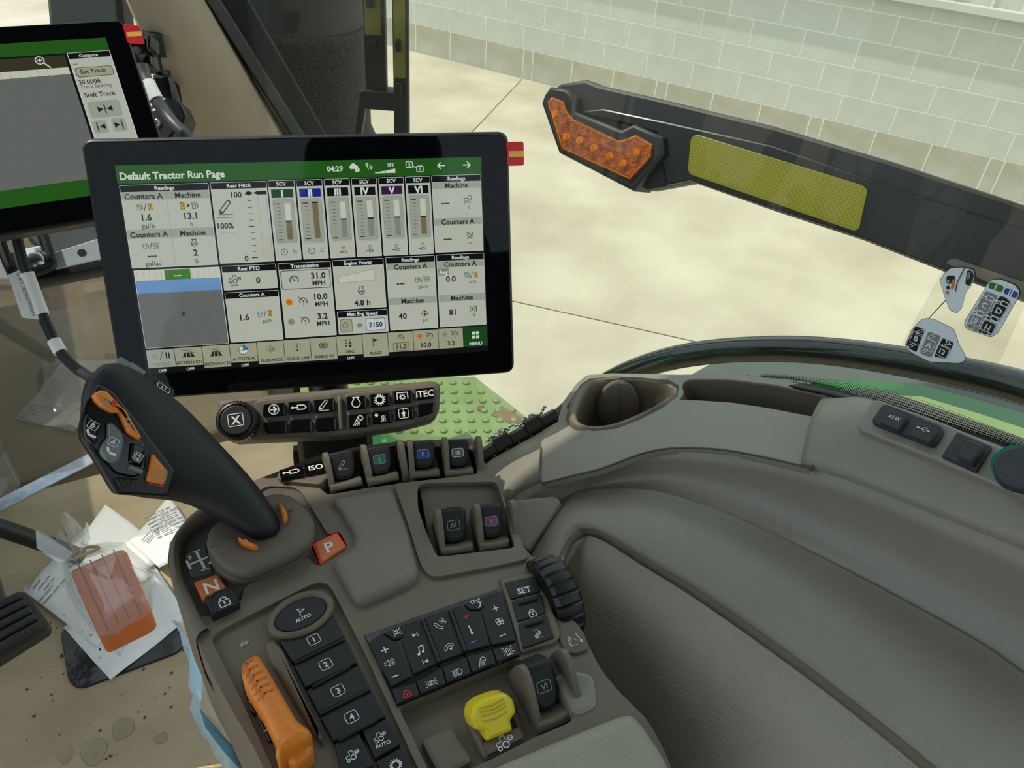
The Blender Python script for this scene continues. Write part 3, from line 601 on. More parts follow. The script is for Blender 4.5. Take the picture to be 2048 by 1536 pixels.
# lit green step plate outside
SZ = .02; SF = Fr((0, 0, SZ), (1, 0, 0), (0, 1, 0))
t = thing('step_platform', atz(880, 830, SZ), 'green tread plate step with raised bumps below the window', 'step')
sp = SF.pxs([(600, 760), (905, 752), (950, 752), (1062, 840), (1130, 900), (1090, 960), (980, 960), (860, 985), (600, 985)])
g = G(); g.prism(SF, sp, -.03, 0, stepgreen, .004); g.build('tread_plate', t)
g = G(); g.prism(SF, SF.pxs([(735, 868), (780, 868), (870, 930), (860, 985), (735, 985)], .004), -.04, .004, fgreen, .002); g.build('lower_tread', t)
bump_me = None
import itertools
o0 = SF.px(906, 766); du = Vector(SF.px(933, 766)) - Vector(o0); dv = Vector(SF.px(908, 784)) - Vector(o0)
def inside(p, poly):
    c = False
    for i in range(len(poly)):
        a, b = poly[i - 1], poly[i]
        if (a[1] > p[1]) != (b[1] > p[1]) and p[0] < (b[0] - a[0]) * (p[1] - a[1]) / (b[1] - a[1]) + a[0]: c = not c
    return c
spi = inset(ccw(sp), .012)
g = G(); g.loft([[Vector((c[0], c[1], z)) for c in circ(0, 0, r, 10)] for r, z in ((.0085, 0), (.0075, .003), (.004, .0048))], stepgreen)
bm_me = bpy.data.meshes.new('tread_bump'); bm_me.from_pydata([tuple(v) for v in g.v], [], g.f); bm_me.materials.append(stepgreen); bm_me.shade_smooth()
for i in range(-8, 9):
    for j in range(-3, 12):
        p = Vector(o0) + du * i + dv * j
        if inside(p, spi):
            o = bpy.data.objects.new('tread_bump', bm_me); COL.objects.link(o); place(o, SF.P(p.x, p.y, 0), t)
g = G(); g.prism(SF, SF.pxs([(1003, 813), (1050, 838), (1030, 852), (982, 830)]), 0, .002, grime); g.build('slot', t)
g = G(); g.prism(SF, circ(*SF.px(962, 818), .009, 12), 0, .004, grime, .001); g.build('bolt', t)

# fender slab outside
FZ = .58
FF = Fr((0, 0, FZ), (1, 0, 0), (0, 1, 0))
t = thing('rear_fender', atz(1800, 790, FZ), 'grey and green rear fender beneath the window frame tube', 'fender')
fend = mat('grey_fender_rubber', (92, 98, 94), .6, nz=.06, nscale=10)
g = G(); g.prism(FF, FF.pxs([(1352, 760), (1420, 722), (1600, 690), (1800, 690), (2200, 770), (2200, 1020), (1900, 960), (1640, 860), (1480, 790)]), -.05, 0, fend, .008); g.build('fender_top', t)
g = G(); g.prism(FF, rnd(FF.pxs([(1620, 762), (1720, 758), (1846, 768), (1960, 798), (2200, 868), (2200, 1000), (2048, 890), (1900, 840), (1750, 795)], .006), .004), 0, .006, fgreen, .003); g.build('green_edge', t)
ygreen = mat('sunlit_fender_green', (190, 214, 130), .4, nz=.05, nscale=10)  # sunlit stretch of the green fender, its brightness put into the colour
g = G(); g.prism(FF, FF.pxs([(1700, 782), (1846, 792), (1960, 826), (2200, 905), (2200, 1010), (2048, 910), (1900, 860), (1760, 812)], .008), 0, .008, ygreen, .002); g.build('sunlit_fender_strip', t)

# lamp arm with amber lamp
A0 = atd(1200, 270, 1.45); A1 = atd(2048, 450, 1.28)
AU = (A1 - A0).normalized(); AN = (CAMP - (A0 + A1) / 2); AF = Fr(A0, AU, (AN.cross(AU)))
if AF.n.dot(AN) < 0: AF = Fr(A0, AU, -(AN.cross(AU)))
t = thing('lamp_arm', A0, 'long black hazard lamp arm with amber lamp and yellow reflector', 'lamp arm')
ext = lambda pts, h=0: AF.pxs(pts, h)
body = ZJ((60, 135), (110, 95), (215, 75), (270, 98), (500, 150), (1000, 270), (1500, 420), (2048, 600), (2300, 690), (2300, 1250), (2048, 1010), (1800, 915), (1380, 750), (1000, 625), (660, 505), (470, 540), (440, 520), (130, 390))
bpts = ext(body); top = ext(ZJ((60, 135), (110, 95), (215, 75), (270, 98), (500, 150), (1000, 270), (1500, 420), (2048, 600), (2300, 690), (2300, 760), (2048, 690), (1500, 520), (1000, 350), (560, 250), (260, 160), (180, 140)))
g = G(); g.prism(AF, bpts, -.06, -.012, armblack, .006); g.build('arm_body', t)
face = ext(ZJ((190, 215), (300, 200), (560, 255), (1000, 352), (1500, 525), (2048, 700), (2300, 780), (2300, 1200), (2048, 1000), (1800, 905), (1380, 742), (1000, 617), (660, 500), (560, 520), (520, 300), (400, 265)))
g = G(); g.prism(AF, face, -.02, -.004, mat('satin_black_arm_face', (14, 16, 17), .3, nz=.15, nscale=10), .003); g.build('arm_face', t)
refm = mat('yellow_green_reflector', (122, 120, 18), .3, nz=.04, nscale=20)
# prismatic triangle grid on the reflector by voronoi-free brick lines
nt = refm.node_tree; bsd = nt.nodes['Principled BSDF']; tc = nt.nodes['Texture Coordinate'] if 'Texture Coordinate' in nt.nodes else nt.nodes.new('ShaderNodeTexCoord')
rp = ext(ZJ((690, 308), (1380, 520), (1400, 540), (1365, 700), (1345, 710), (665, 475), (655, 455), (668, 325)), -.002)
g = G(); g.prism(AF, rnd(rp, .004), -.02, .0, refm, .001); refl = g.build('reflector', t); refl['label'] = 'yellow reflector with triangle grid'
lnm = mat('bright_yellow_reflector_seam', (158, 156, 48), .3, nz=.03)
g = G(); q = ext(ZJ((680, 318), (1385, 530), (1360, 700), (662, 465)), .0)
Q = [Vector(p) for p in q]
def bil(a, b): return Q[0].lerp(Q[1], a).lerp(Q[3].lerp(Q[2], a), b)
for k in range(0, 13):
    g.line(AF, [bil(0.01, k / 12 * .94 + .03), bil(.99, k / 12 * .94 + .03)], .0006, .0004, lnm)
for k in range(-6, 34):
    for s_ in (1, -1):
        pts = []
        a0, a1 = (k / 32, (k + s_ * 5.5) / 32); b0, b1 = .02, .98
        def cl(a): return min(max(a, .01), .99)
        if a0 == a1: continue
        f0 = (cl(a0) - a0) / (a1 - a0); f1 = (cl(a1) - a0) / (a1 - a0)
        if not (-.001 <= f0 <= 1.001 and -.001 <= f1 <= 1.001) or f1 - f0 < .03: continue
        g.line(AF, [bil(cl(a0), b0 + (b1 - b0) * f0), bil(cl(a1), b0 + (b1 - b0) * f1)], .0006, .0004, lnm)
g.build('reflector_grid', refl, smooth=0)
lamp_out = ext(ZJ((60, 145), (85, 110), (150, 120), (190, 155), (190, 215), (380, 290), (430, 265), (550, 320), (555, 390), (430, 545), (400, 530), (120, 385), (48, 180)), .01)
g = G(); g.prism(AF, lamp_out, -.06, .012, armblack, .006, 3); hs = g.build('lamp_housing', t)
amber = mat('amber_lens', (176, 86, 8), .15, nscale=90, rgb2=(96, 38, 3), coat=.6, bump=.8, bscale=260)
lens = ext(ZJ((70, 175), (90, 152), (140, 170), (155, 210), (180, 245), (370, 335), (440, 310), (510, 350), (505, 400), (415, 500), (130, 370)), .014)
g = G(); g.prism(AF, rnd(lens, .003), .0, .017, amber, .004); ln = g.build('amber_lens', t); ln['label'] = 'amber lens'
ledm = mat('amber_reflector_cup', (206, 112, 16), .15, .3, nz=.4, nscale=200)
for x, y in ((105, 225), (150, 320), (205, 335), (265, 365), (330, 400), (385, 430), (440, 385)):
    c = ext(ZJ((x, y)), .017)[0]; g = G(); g.loft([[AF.P(*p, h) for p in circ(*c, r, 10)] for r, h in ((.008, .0165), (.0065, .0178), (.003, .0182))], ledm); g.build('led_cup', ln)
g = G(); lp = ext(ZJ((78, 180), (95, 160), (135, 175), (150, 215), (178, 250), (372, 342), (440, 318), (500, 352), (496, 398), (412, 490), (136, 364)), .0172); g.line(AF, lp, .0025, .0175, ledm, True); g.build('lens_rib', ln)

# grey shield beyond the pillar, seen above the second display
GS = Fr(atd(160, 20, 2.3), Vector((CAMR[0][0], CAMR[1][0], 0)), (0, 0, 1)); shm = mat('grey_green_shield', (88, 94, 84), .6, nz=.08, nscale=4)
t = thing('front_shield', GS.P(0, -.3, 0), 'grey green shield panel standing behind the second display', 'shield'); q = GS.pxs([(82, -120), (222, -120), (264, 330), (120, 330)])
g = G(); g.prism(GS, [q[0], q[1], q[2], q[3]], -.06, 0, shm, .01); g.build('shield_panel', t)
q = GS.pxs([(218, -120), (233, -120), (277, 330), (262, 330)], .004); g = G(); g.prism(GS, q, -.05, .004, armblack, .002); g.build('edge_seal', t)
# ================================================================== DISPLAYS
EM = 2 ** (-vs.exposure) * .70
def scr(n, rgb): return mat('screen_' + n, rgb, emit=EM)
s_pap = scr('panel_grey', (196, 202, 186)); s_blk = scr('black', (16, 18, 20)); s_ink = scr('ink', (38, 42, 42)); s_grn = scr('header_green', (38, 96, 28)); s_wht = scr('white', (226, 234, 226))
s_bar = scr('sub_header_grey', (168, 174, 160)); s_dgr = scr('menu_green', (28, 78, 32)); s_blu = scr('blue', (24, 44, 150)); s_pur = scr('purple', (62, 30, 74)); s_igr = scr('dark_green', (18, 66, 30)); s_brn = scr('gauge_brown', (128, 116, 84)); s_gry = scr('mid_grey', (140, 146, 136)); s_sky = scr('sky_blue', (112, 158, 210)); s_soil = scr('soil_grey', (112, 116, 112)); s_tan = scr('button_tan', (172, 174, 146)); s_yel = scr('yellow', (226, 184, 30)); s_hgr = scr('hatch_green', (30, 86, 50)); s_org = scr('orange_lamp', (226, 110, 30)); s_lgr = scr('map_green', (66, 130, 30)); s_lb = scr('light_blue', (40, 130, 200)); s_gauge = scr('gauge_light', (214, 216, 196)); s_olv = scr('olive_bar', (62, 58, 40)); s_val = scr('value_box', (212, 222, 228))
PAL.update(blk=s_blk, yel=s_yel, grn=s_hgr, gry=s_gry, wht=s_wht, blu=s_lb, hdr=s_grn)
DW, DH = .320, .2012
tapem = mat('red_security_tape', (196, 30, 44), .35, nz=.12, nscale=40); tapey = mat('yellow_tape_print', (224, 170, 70), .4, nz=.05)
def display_body(t, fr, tape, w=DW):
    g = G(); g.prism(fr, rnd(rect(0, -DH, w, 0), .009, 6), -.020, -.0015, black, .004, 3)
    g.prism(fr, rnd(rect(.02, -DH + .02, w - .02, -.02), .02, 4), -.038, -.019, black, .004); g.build('housing', t)
    g = G(); g.prism(fr, rnd(rect(.0022, -DH + .0022, w - .0022, -.0022), .0075, 6), -.004, 0, bezel, .0008); b = g.build('bezel_glass', t)
    g = G(); g.prism(fr, rnd(tape, .002), -.0012, .0006, tapem, .0003); tp_ = g.build('seal_tape', t); tp_['label'] = 'red tape tab with yellow stripe'
    xs = [p[0] for p in tape]; ys = [p[1] for p in tape]; ym = (min(ys) + max(ys)) / 2
    g = G(); g.poly(fr, rect(min(xs) + .002, ym - .0025, max(xs), ym + .0022), .0008, tapey); g.build('tape_stripe', tp_)
FD = Fr(CAMP + Vector((.0046, .6339, -.224)), (.9508, -.3088, .027), (.0972, .3744, .922))
MD = thing('tractor_display', FD.P(DW / 2, -DH, 0), 'large black tablet display showing the tractor run page', 'display')
display_body(MD, FD, FD.pxs([(1012, 284), (1047, 283), (1048, 331), (1016, 332)]))
H1, H2, H3, H4 = .0003, .0005, .0007, .0009
mm = lambda v: v / 1000
class Tile:
    """a screen tile drawn in millimetres from the display's top left corner (y down)"""
    def __init__(s, fr): s.g = G(); s.fr = fr
    def R(s, x0, y0, x1, y1, m, h=H1, r=0):
        p = rect(mm(x0), -mm(y1), mm(x1), -mm(y0)); s.g.poly(s.fr, rnd(p, mm(r), 3) if r else p, h, m)
    def B(s, x0, y0, x1, y1, wd, m, h=H3, r=1): s.g.line(s.fr, rnd(rect(mm(x0), -mm(y1), mm(x1), -mm(y0)), mm(r), 3), mm(wd), h, m, True)
    def T(s, t, x, y, size, m=None, bold=.018, align='C', h=H3): s.g.text(s.fr, t, mm(x), -mm(y), mm(size * (1 if align == 'L' else 1.13)), h, m or s_ink, bold + (.008 if bold else .002), align)
    def I(s, ic, x, y, size, m=None, h=H3): icon(s.g, s.fr, ic, mm(x), -mm(y), mm(size), h, m or s_ink)
    def Ln(s, x0, y0, x1, y1, wd, m, h=H3): s.g.line(s.fr, [(mm(x0), -mm(y0)), (mm(x1), -mm(y1))], mm(wd), h, m)
    def F(s, pts, m, h=H3): s.g.poly(s.fr, [(mm(x), -mm(y)) for x, y in pts], h, m)
    def done(s, name, parent): return s.g.build(name, parent, smooth=0)
def panel(x0, y0, x1, y1, title, hh=5):
    t = Tile(FD); t.R(x0, y0, x1, y1, s_wht, H1, .8); t.R(x0 + .25, y0 + .25, x1 - .25, y1 - .25, s_pap, H1 + .0001, .7)
    t.R(x0 + .3, y0 + .3, x1 - .3, y0 + hh, s_blk, H2); t.T(title, (x0 + x1) / 2, y0 + hh / 2 + .1, 3.6, s_wht); return t
g = G(); g.poly(FD, rect(.0219, -.1795, .297, -.0195), .00015, s_blk); SCR = g.build('screen', MD, smooth=0); SCR['label'] = 'lit screen'
t = Tile(FD); t.R(21.9, 19.5, 296.4, 32.6, s_grn); t.T('Default Tractor Run Page', 24.3, 27.2, 7.2, s_wht, .02, 'L'); t.T('04:29', 181, 25.6, 4.9, s_wht)
t.I(CLOUD, 195.5, 25.6, 4.6, s_wht); t.I(SAT, 207.5, 25, 3.2, s_wht); t.T('SF1', 224, 24, 3.3, s_wht); t.F([(211.5, 29.5), (219.5, 28.2), (219.5, 30)] + [(211.5, 30)], s_wht); t.F([(220, 28.2), (227.5, 26.8), (227.5, 30), (220, 30)], s_wht)
t.B(236.2, 21.8, 241.3, 26.2, .6, s_wht); t.T('2', 238.8, 24, 3, s_wht); t.B(244.4, 25.3, 249.6, 29.7, .6, s_wht); t.T('1', 247, 27.5, 3, s_wht); t.Ln(241.8, 25.2, 244, 26.6, .7, s_wht); t.I(ARR_L, 264, 25.4, 3.4, s_wht); t.I(ARR_R, 284.5, 25.4, 3.4, s_wht)
for x in (170.9, 232, 253.5, 274.8): t.Ln(x, 19.6, x, 32.5, .25, s_dgr, H2)
t.done('title_bar', SCR)
def pair(t, x, y, a, b, s=2.7): t.I(a, x - 3.6, y, s); t.Ln(x - 1, y + 2.8, x + 1, y - 2.8, .45, s_ink); t.I(b, x + 3.7, y, s * .95)
t = panel(22.8, 33.8, 86, 95.6, 'Readings')
t.R(23.2, 39, 85.8, 45, s_bar, H2); t.R(23.2, 67, 85.8, 73.4, s_bar, H2); t.Ln(54.8, 39, 54.8, 95.4, .2, s_gry); t.Ln(23.2, 66.8, 85.8, 66.8, .2, s_gry)
for x, y, s in ((38.8, 42, 'Counters A'), (70.4, 42, 'Machine'), (38.8, 70.3, 'Counters A'), (70.4, 70.3, 'Machine')): t.T(s, x, y, 5)
pair(t, 38.8, 50, FUEL, HOURG); t.T('1.6', 38.8, 57.6, 6); t.T('gal/h', 38.8, 64, 4.7, bold=0)
t.I(HOURG, 65.5, 50, 2.9); t.F([(69, 48.4), (69, 51.4), (71, 50)], s_ink); t.I(FUEL, 74.5, 50, 3); t.T('13.1', 70.4, 57.6, 6); t.T('h', 70.4, 64, 4.4, bold=0)
pair(t, 38.8, 79, FUEL, HATCH); t.T('---', 38.8, 86, 6); t.T('gal/ac', 38.8, 92.2, 4.7, bold=0); t.I(ENG, 70.4, 78, 3.2); t.T('kW', 70.4, 78.6, 2.6); t.T('2', 70.4, 85.4, 6); t.T('%', 70.4, 92, 4.2, bold=0)
t.done('readings_tile', SCR)
t = panel(87.4, 33.6, 128.6, 95, 'Rear Hitch'); t.T('100', 105.5, 43, 5.2); t.T('0', 107.6, 91.6, 5.2); t.T('100%', 95, 66, 5.2)
t.F([(112, 41.8), (114.5, 40.4), (118, 42.2), (121, 40.8), (128, 40.8), (128, 43.4), (121, 43.4), (118, 42.2), (114.5, 44)], s_blk); t.I(ARM, 96.5, 52.5, 6); t.Ln(89.5, 60, 103, 60, .3, s_ink); t.Ln(89.5, 71.5, 102, 71.5, .2, s_gry)
for k in range(11): t.Ln(113.2 if k % 5 else 112, 43 + k * 4.85, 116, 43 + k * 4.85, .4 if k % 5 else .7, s_ink)
t.B(121, 43.6, 127.4, 91.4, .2, s_gry, r=.2); t.done('hitch_tile', SCR)
for k, (nm, cm) in enumerate((('I', s_igr), ('II', s_blu), ('III', s_blk), ('IV', s_blk), ('V', s_pur), ('VI', s_blk))):
    x = 129.7 + 21.05 * k; t = panel(x, 33.3, x + 19.7, 94.6, 'SCV'); t.R(x + 1.7, 40, x + 18, 46.4, cm, H2); t.T(nm, x + 9.8, 43.2, 6.4, s_wht, .035)
    t.R(x + 2, 47.6, x + 18, 81, s_gry, H2, 2); t.R(x + 2.3, 47.9, x + 17.7, 80.7, s_bar, H2 + .0001, 2)
    for j in range(11): t.Ln(x + (4.6 if j % 10 else 3.6), 51 + j * 2.75, x + 7.2, 51 + j * 2.75, .3 if j % 10 else .7, s_ink)
    t.R(x + 10.6, 50.7, x + 15, 78.4, s_gauge, H3); f = 50.7 if k == 1 else 64.3; t.R(x + 10.6, f, x + 15, 78.4, s_brn if k in (0, 1, 5) else s_gry, H4); t.R(x + 10.4, f - .5, x + 15.2, f + .5, s_blk, H4 + .0001)
    t.Ln(x + 2, 82, x + 18, 82, .15, s_gry)
    if k < 2: t.I(CLOCK, x + 7, 88, 3.1); t.T('0s' if k == 0 else 'C', x + 15, 88, 3.6, bold=0)
    else: t.I(CYL, x + 10.5, 90, 3); t.I(LOCK, x + 10.8, 86.4, 1.9)
    t.done('valve_tile', SCR)
t = panel(255.8, 32.9, 295.8, 94, 'Readings'); t.R(256.2, 38, 295.5, 43.4, s_bar, H2); t.R(256.2, 66.6, 295.5, 72.2, s_bar, H2)
t.T('Machine', 275.5, 40.8, 5); t.T('Counters A', 275.5, 69.5, 5); t.T('---', 266, 54, 6); t.I(TRAC, 284.5, 52, 3.8, s_hgr); t.Ln(281, 56, 286, 56, .4, s_ink); t.T('%', 285, 58.6, 3.2, bold=0); t.T('---', 266.5, 82.5, 6); t.I(HATCH, 285, 81, 3); t.T('ac', 285.2, 86.8, 3.4, bold=0); t.done('readings_tile', SCR)
# map tile
t = Tile(FD); t.R(23.6, 97.2, 86.6, 158.6, s_wht, H1, .6); t.R(24, 97.6, 86.2, 105.4, s_gauge, H2)
for k in range(14): t.Ln(26 + k * 4.4, 98, 26 + k * 4.4, 104.6, .15, s_gry)
t.R(45.8, 97.6, 64.6, 105.4, s_lgr, H3); t.T('---', 55.2, 101.8, 5, s_wht, h=H4); t.R(24, 105.4, 86.2, 115.2, s_sky, H2); t.R(24, 115.2, 86.2, 158.3, s_soil, H2)
for k in range(6): t.Ln(24 + k * 12, 115.4, 10 + k * 15 + 14, 158, .1, s_gry)
t.R(54, 130.6, 57, 132.2, s_hgr, H3); t.T('Mil', 55.5, 133.2, 2, s_blk); t.done('map_tile', SCR)
t = panel(87.9, 96.9, 129, 116, 'Rear PTO'); t.I(TRACP, 97, 107.5, 4.6); t.T('n/min', 96.5, 112, 2.2); t.T('0', 114.5, 109, 6); t.done('power_takeoff_tile', SCR)
t = panel(88, 117.8, 129, 158, 'Counters A'); t.T('1.6', 101, 138, 6); pair(t, 117, 136, FUEL, HOURG); t.T('gal/h', 118, 141.8, 3.8, bold=0); t.done('counter_tile', SCR)
t = panel(130.8, 96.8, 171.4, 157.2, 'Transmission')
t.B(132.2, 103, 170, 117.6, .5, s_ink, r=1.6); t.I(gauge(), 142, 110.5, 4.6); t.T('31.0', 161, 107.6, 6); t.T('MPH', 161, 113.6, 4.6)
for y, n, v, c in ((128, '2', '10.0', s_org), (144, '1', '3.2', s_gry)):
    t.g.poly(FD, circ(mm(136.5), -mm(y), .0023, 16), H3, c); t.g.ring(FD, mm(136.5), -mm(y), .0026, .0006, H3, s_tan if c is s_gry else s_yel); t.I(gauge(n), 147.5, y, 4); t.T(v, 161.5, y - 3.4, 6); t.T('MPH', 161.5, y + 2.6, 4.6)
t.done('transmission_tile', SCR)
t = panel(172.9, 96.4, 213.3, 136.4, 'Engine Power'); t.F([(176.5, 109.8), (205.5, 104.6), (205.5, 113.8), (176.5, 115)], s_gry, H2); t.F([(176.8, 110), (205.2, 105), (205.2, 113.5), (176.8, 114.6)], s_gauge); t.R(206.5, 104.6, 211.4, 113.8, s_gauge); t.B(206.5, 104.6, 211.4, 113.8, .15, s_gry, r=.1)
t.I(ENG, 194, 121.6, 3.6); t.T('kW', 194, 122.2, 2.8); t.Ln(189, 127.2, 200, 127.2, .15, s_gry); t.T('4.8 h', 194, 131.6, 5.8); t.done('engine_power_tile', SCR)
t = panel(173.2, 138, 213.7, 157, 'Max Eng Speed'); t.R(174.8, 144.6, 184.6, 155.6, s_ink, H2, 1.5); t.R(175.1, 144.9, 184.3, 155.3, s_tan, H2 + .0001, 1.4); t.I(ENG, 179, 149.6, 2.7); t.Ln(177, 153.8, 181.5, 153.8, .3, s_ink); t.g.poly(FD, circ(mm(190.5), -mm(150.2), .0016, 14), H3, s_gry); t.g.ring(FD, mm(190.5), -mm(150.2), .0016, .0003, H4, s_ink)
t.R(195.6, 145, 211.4, 155.2, s_ink, H2, 1.6); t.R(196, 145.4, 211, 154.8, s_val, H2 + .0001, 1.4); t.T('2150', 203.5, 150.2, 5); t.done('engine_speed_tile', SCR)
t = panel(215.2, 96, 255, 156.4, 'Readings'); t.R(215.6, 101, 254.7, 106.6, s_bar, H2); t.R(215.6, 129.2, 254.7, 135, s_bar, H2); t.T('Counters A', 235, 104, 5); t.T('Machine', 235, 132.2, 5); t.T('---', 226, 117, 6); pair(t, 244, 115, FUEL, HATCH); t.T('gal/ac', 244.5, 120.8, 3.5, bold=0); t.T('40', 226, 144.6, 6); t.I(OIL, 244.5, 143.4, 3.6); t.T('psi', 244.5, 149, 3.5, bold=0); t.done('readings_tile', SCR)
t = panel(256.5, 95.8, 296, 156.2, 'Readings'); t.R(256.9, 100.8, 295.7, 106.4, s_bar, H2); t.R(256.9, 129, 295.7, 134.8, s_bar, H2); t.T('Counters A', 276, 103.8, 5); t.T('Machine', 276, 132, 5); t.R(257, 107, 266, 112.6, s_gry, H3); t.T('Avg', 261.5, 110, 4.2, s_wht, h=H4); t.T('0.0', 267.5, 115.8, 6); pair(t, 285, 113.5, HATCH, HOURG); t.T('ac/h', 285.6, 119, 3.3, bold=0); t.T('81', 267.5, 143.6, 6); t.I(TANK, 285.5, 142, 3.6); t.T('°F', 285.6, 147.4, 3.2, bold=0); t.done('readings_tile', SCR)
# shortcut bar
short = [('WORK', None, 'OFF'), ('SECTION CTL', SECT, 'OFF'), ('SECTION CTL', SECT, ''), ('AUTOTRAC', PIE, 'OFF'), ('GUIDANCE', GUID, ''), ('QUICK LINE', QLINE, ''), ('ISOBUS VT', GLOBE, ''), ('iTEC', ITEC, 'OFF'), ('FLAGS', FLAG, ''), ('31.0', 'g', ''), ('10.0', 'o', ''), ('3.2', 'w', ''), ('MENU', MENU, '')]
for k, (nm, ic, off) in enumerate(short):
    x0 = 23.6 + k * 21.03; x1 = x0 + 20.6; xc = (x0 + x1) / 2; y0 = 160 - k * .22; y1 = 174.6 if off or k > 8 else 177.4; t = Tile(FD); fg = s_wht if k == 12 else s_ink
    t.R(x0, y0, x1, y1, s_bar if k == 0 else s_dgr if k == 12 else s_tan)
    if k == 0: t.g.ring(FD, mm(x0 + 6), -mm(165.4), .0016, .0009, H3, s_gry); t.Ln(x0 + 9.5, 168.4, x0 + 12, 162, .4, s_ink); t.R(x0 + 14.2, 162.6, x0 + 15.2, 167.4, s_ink, H3); t.R(x0 + 16.2, 162.6, x0 + 17.2, 167.4, s_ink, H3); t.T(nm, xc, 172, 3.6, s_gry)
    elif ic in ('g', 'o', 'w'):
        t.I(gauge('2' if ic == 'o' else '1' if ic == 'w' else None), xc + (0 if ic == 'g' else 3.5), 162.8, 3.2); t.T(nm, xc, 170.2, 4.8)
        if ic == 'g': t.B(xc - 6.5, 167.2, xc + 6.5, 173.6, .35, s_ink, r=1)
        else: t.g.poly(FD, circ(mm(xc - 5), -mm(162.6), .0020, 14), H3, s_org if ic == 'o' else s_gry)
    else: t.I(ic, xc, 164.6 if off or k == 12 else 165.2, 3.8 if k != 1 and k != 2 else 5, fg); t.T(nm, xc, 171.8 if off or k == 12 else 174.4, 3 if k != 12 else 3.6, fg)
    if off: t.T(off, xc, 177.2, 3, s_wht)
    t.done('shortcut_button', SCR)

# second display further forward
ya, ti = math.radians(4), math.radians(41)
gu = Vector((math.cos(ya), math.sin(ya), 0)); gn = Vector((math.sin(ya), -math.cos(ya), 0)); gd = Vector((0, 0, -1)) * math.cos(ti) + gn * math.sin(ti)
FG = Fr(atd(247, 36, .97) - gu * DW, gu, -gd)
GD = thing('guidance_display', FG.P(DW / 2, -DH, 0), 'second black tablet display at the left showing the guidance page', 'display')
display_body(GD, FG, FG.pxs(ZO((1255, 250), (1425, 265), (1485, 450), (1308, 445))))
gp = lambda *p: [FG.px(*q) for q in ZO(*p)]
sx1 = gp((1080, 385))[0][0]; y_t = gp((1080, 385))[0][1]; y_h = gp((1110, 515))[0][1]
g = G(); yb = FG.px(60, 420)[1]; yg0 = FG.px(60, 395)[1]; yg1 = FG.px(90, 370)[1]
sy1 = FG.px(90, 405)[1]
g.poly(FG, rect(.012, sy1, sx1, y_t), .00015, s_blk); S2 = g.build('screen', GD, smooth=0); S2['label'] = 'lit screen'
g = G(); g.poly(FG, rect(.012, y_h, sx1, y_t), H1, s_grn); g.poly(FG, rect(.012, sy1, sx1, FG.px(90, 370)[1]), H1, s_grn); g.build('title_bar', S2, smooth=0)
px0 = gp((690, 570))[0][0]; xm = gp((660, 565))[0][0]
g = G(); yy = gp((650, 565), (690, 690), (700, 760))
g.poly(FG, rect(.012, yy[1][1], xm, yy[0][1]), H1, s_olv); g.poly(FG, rect(.012, yy[2][1], xm, yy[1][1]), H1, s_gauge); g.poly(FG, rect(.012, FG.px(90, 370)[1], xm, yy[2][1]), H1, s_soil)
for k in range(28): g.line(FG, [(.02 + k * .008, yy[2][1]), (.02 + k * .008, yy[1][1])], .0003, H2, s_gry)
c = gp((430, 640))[0]; icon(g, FG, MAG, c[0], c[1], .0075, H3, s_wht); g.build('map_tile', S2, smooth=0)
g = G(); g.poly(FG, rect(px0, FG.px(90, 370)[1], sx1, y_h), H1, s_wht); g.poly(FG, rect(px0 + .0006, FG.px(90, 370)[1], sx1 - .0006, y_h - .0006), H2, s_pap)
ph = gp((695, 610))[0][1]; g.poly(FG, rect(px0 + .0006, ph, sx1 - .0006, y_h - .0006), H3, s_blk); xm2 = (px0 + sx1) / 2; sc_ = sx1 - px0
def gt(s, p, size, m=s_ink, bold=.018, al='C'): c = gp(p)[0]; g.text(FG, s, c[0], c[1], size * .74, H4, m, bold, al)
gt('Guidance', (905, 568), .0062, s_wht); gt('---', (770, 655), .006); gt('30.000ft', (805, 848), .0085, al='L'); gt('Track Spacing', (820, 895), .0070, bold=0, al='L'); gt('Shift Track', (1025, 965), .0088)
b = gp((760, 700), (1140, 660), (1150, 760), (785, 800)); xs = [b[0][0], b[1][0]]; g.poly(FG, rnd(rect(b[0][0], b[3][1], b[1][0], b[0][1]), .003), H3, s_ink); g.poly(FG, rnd(rect(b[0][0] + .0005, b[3][1] + .0005, b[1][0] - .0005, b[0][1] - .0005), .003), H3 + .0001, s_tan); gt('Set Track', (955, 728), .0082)
def gb(p0, p1, ic):
    a, b_ = gp(p0, p1); g.poly(FG, rnd(rect(a[0], b_[1], b_[0], a[1]), .003), H3, s_bar); icon(g, FG, ic, (a[0] + b_[0]) / 2, (a[1] + b_[1]) / 2, .0075, H4, s_ink)
gb((885, 1050), (1265, 1185), [('f', ((-.9, .4), (-.9, -.4), (-.2, 0))), ('f', ((.9, .4), (.9, -.4), (.2, 0))), L_(.14, (0, .6), (0, -.6))])
gb((935, 1240), (1125, 1360), [('f', ((.6, .4), (.6, -.4), (-.1, 0))), L_(.14, (-.35, .6), (-.35, -.6))]); gb((1130, 1215), (1315, 1340), [('f', ((-.6, .4), (-.6, -.4), (.1, 0))), L_(.14, (.35, .6), (.35, -.6))])
g.build('guidance_tile', S2, smooth=0)

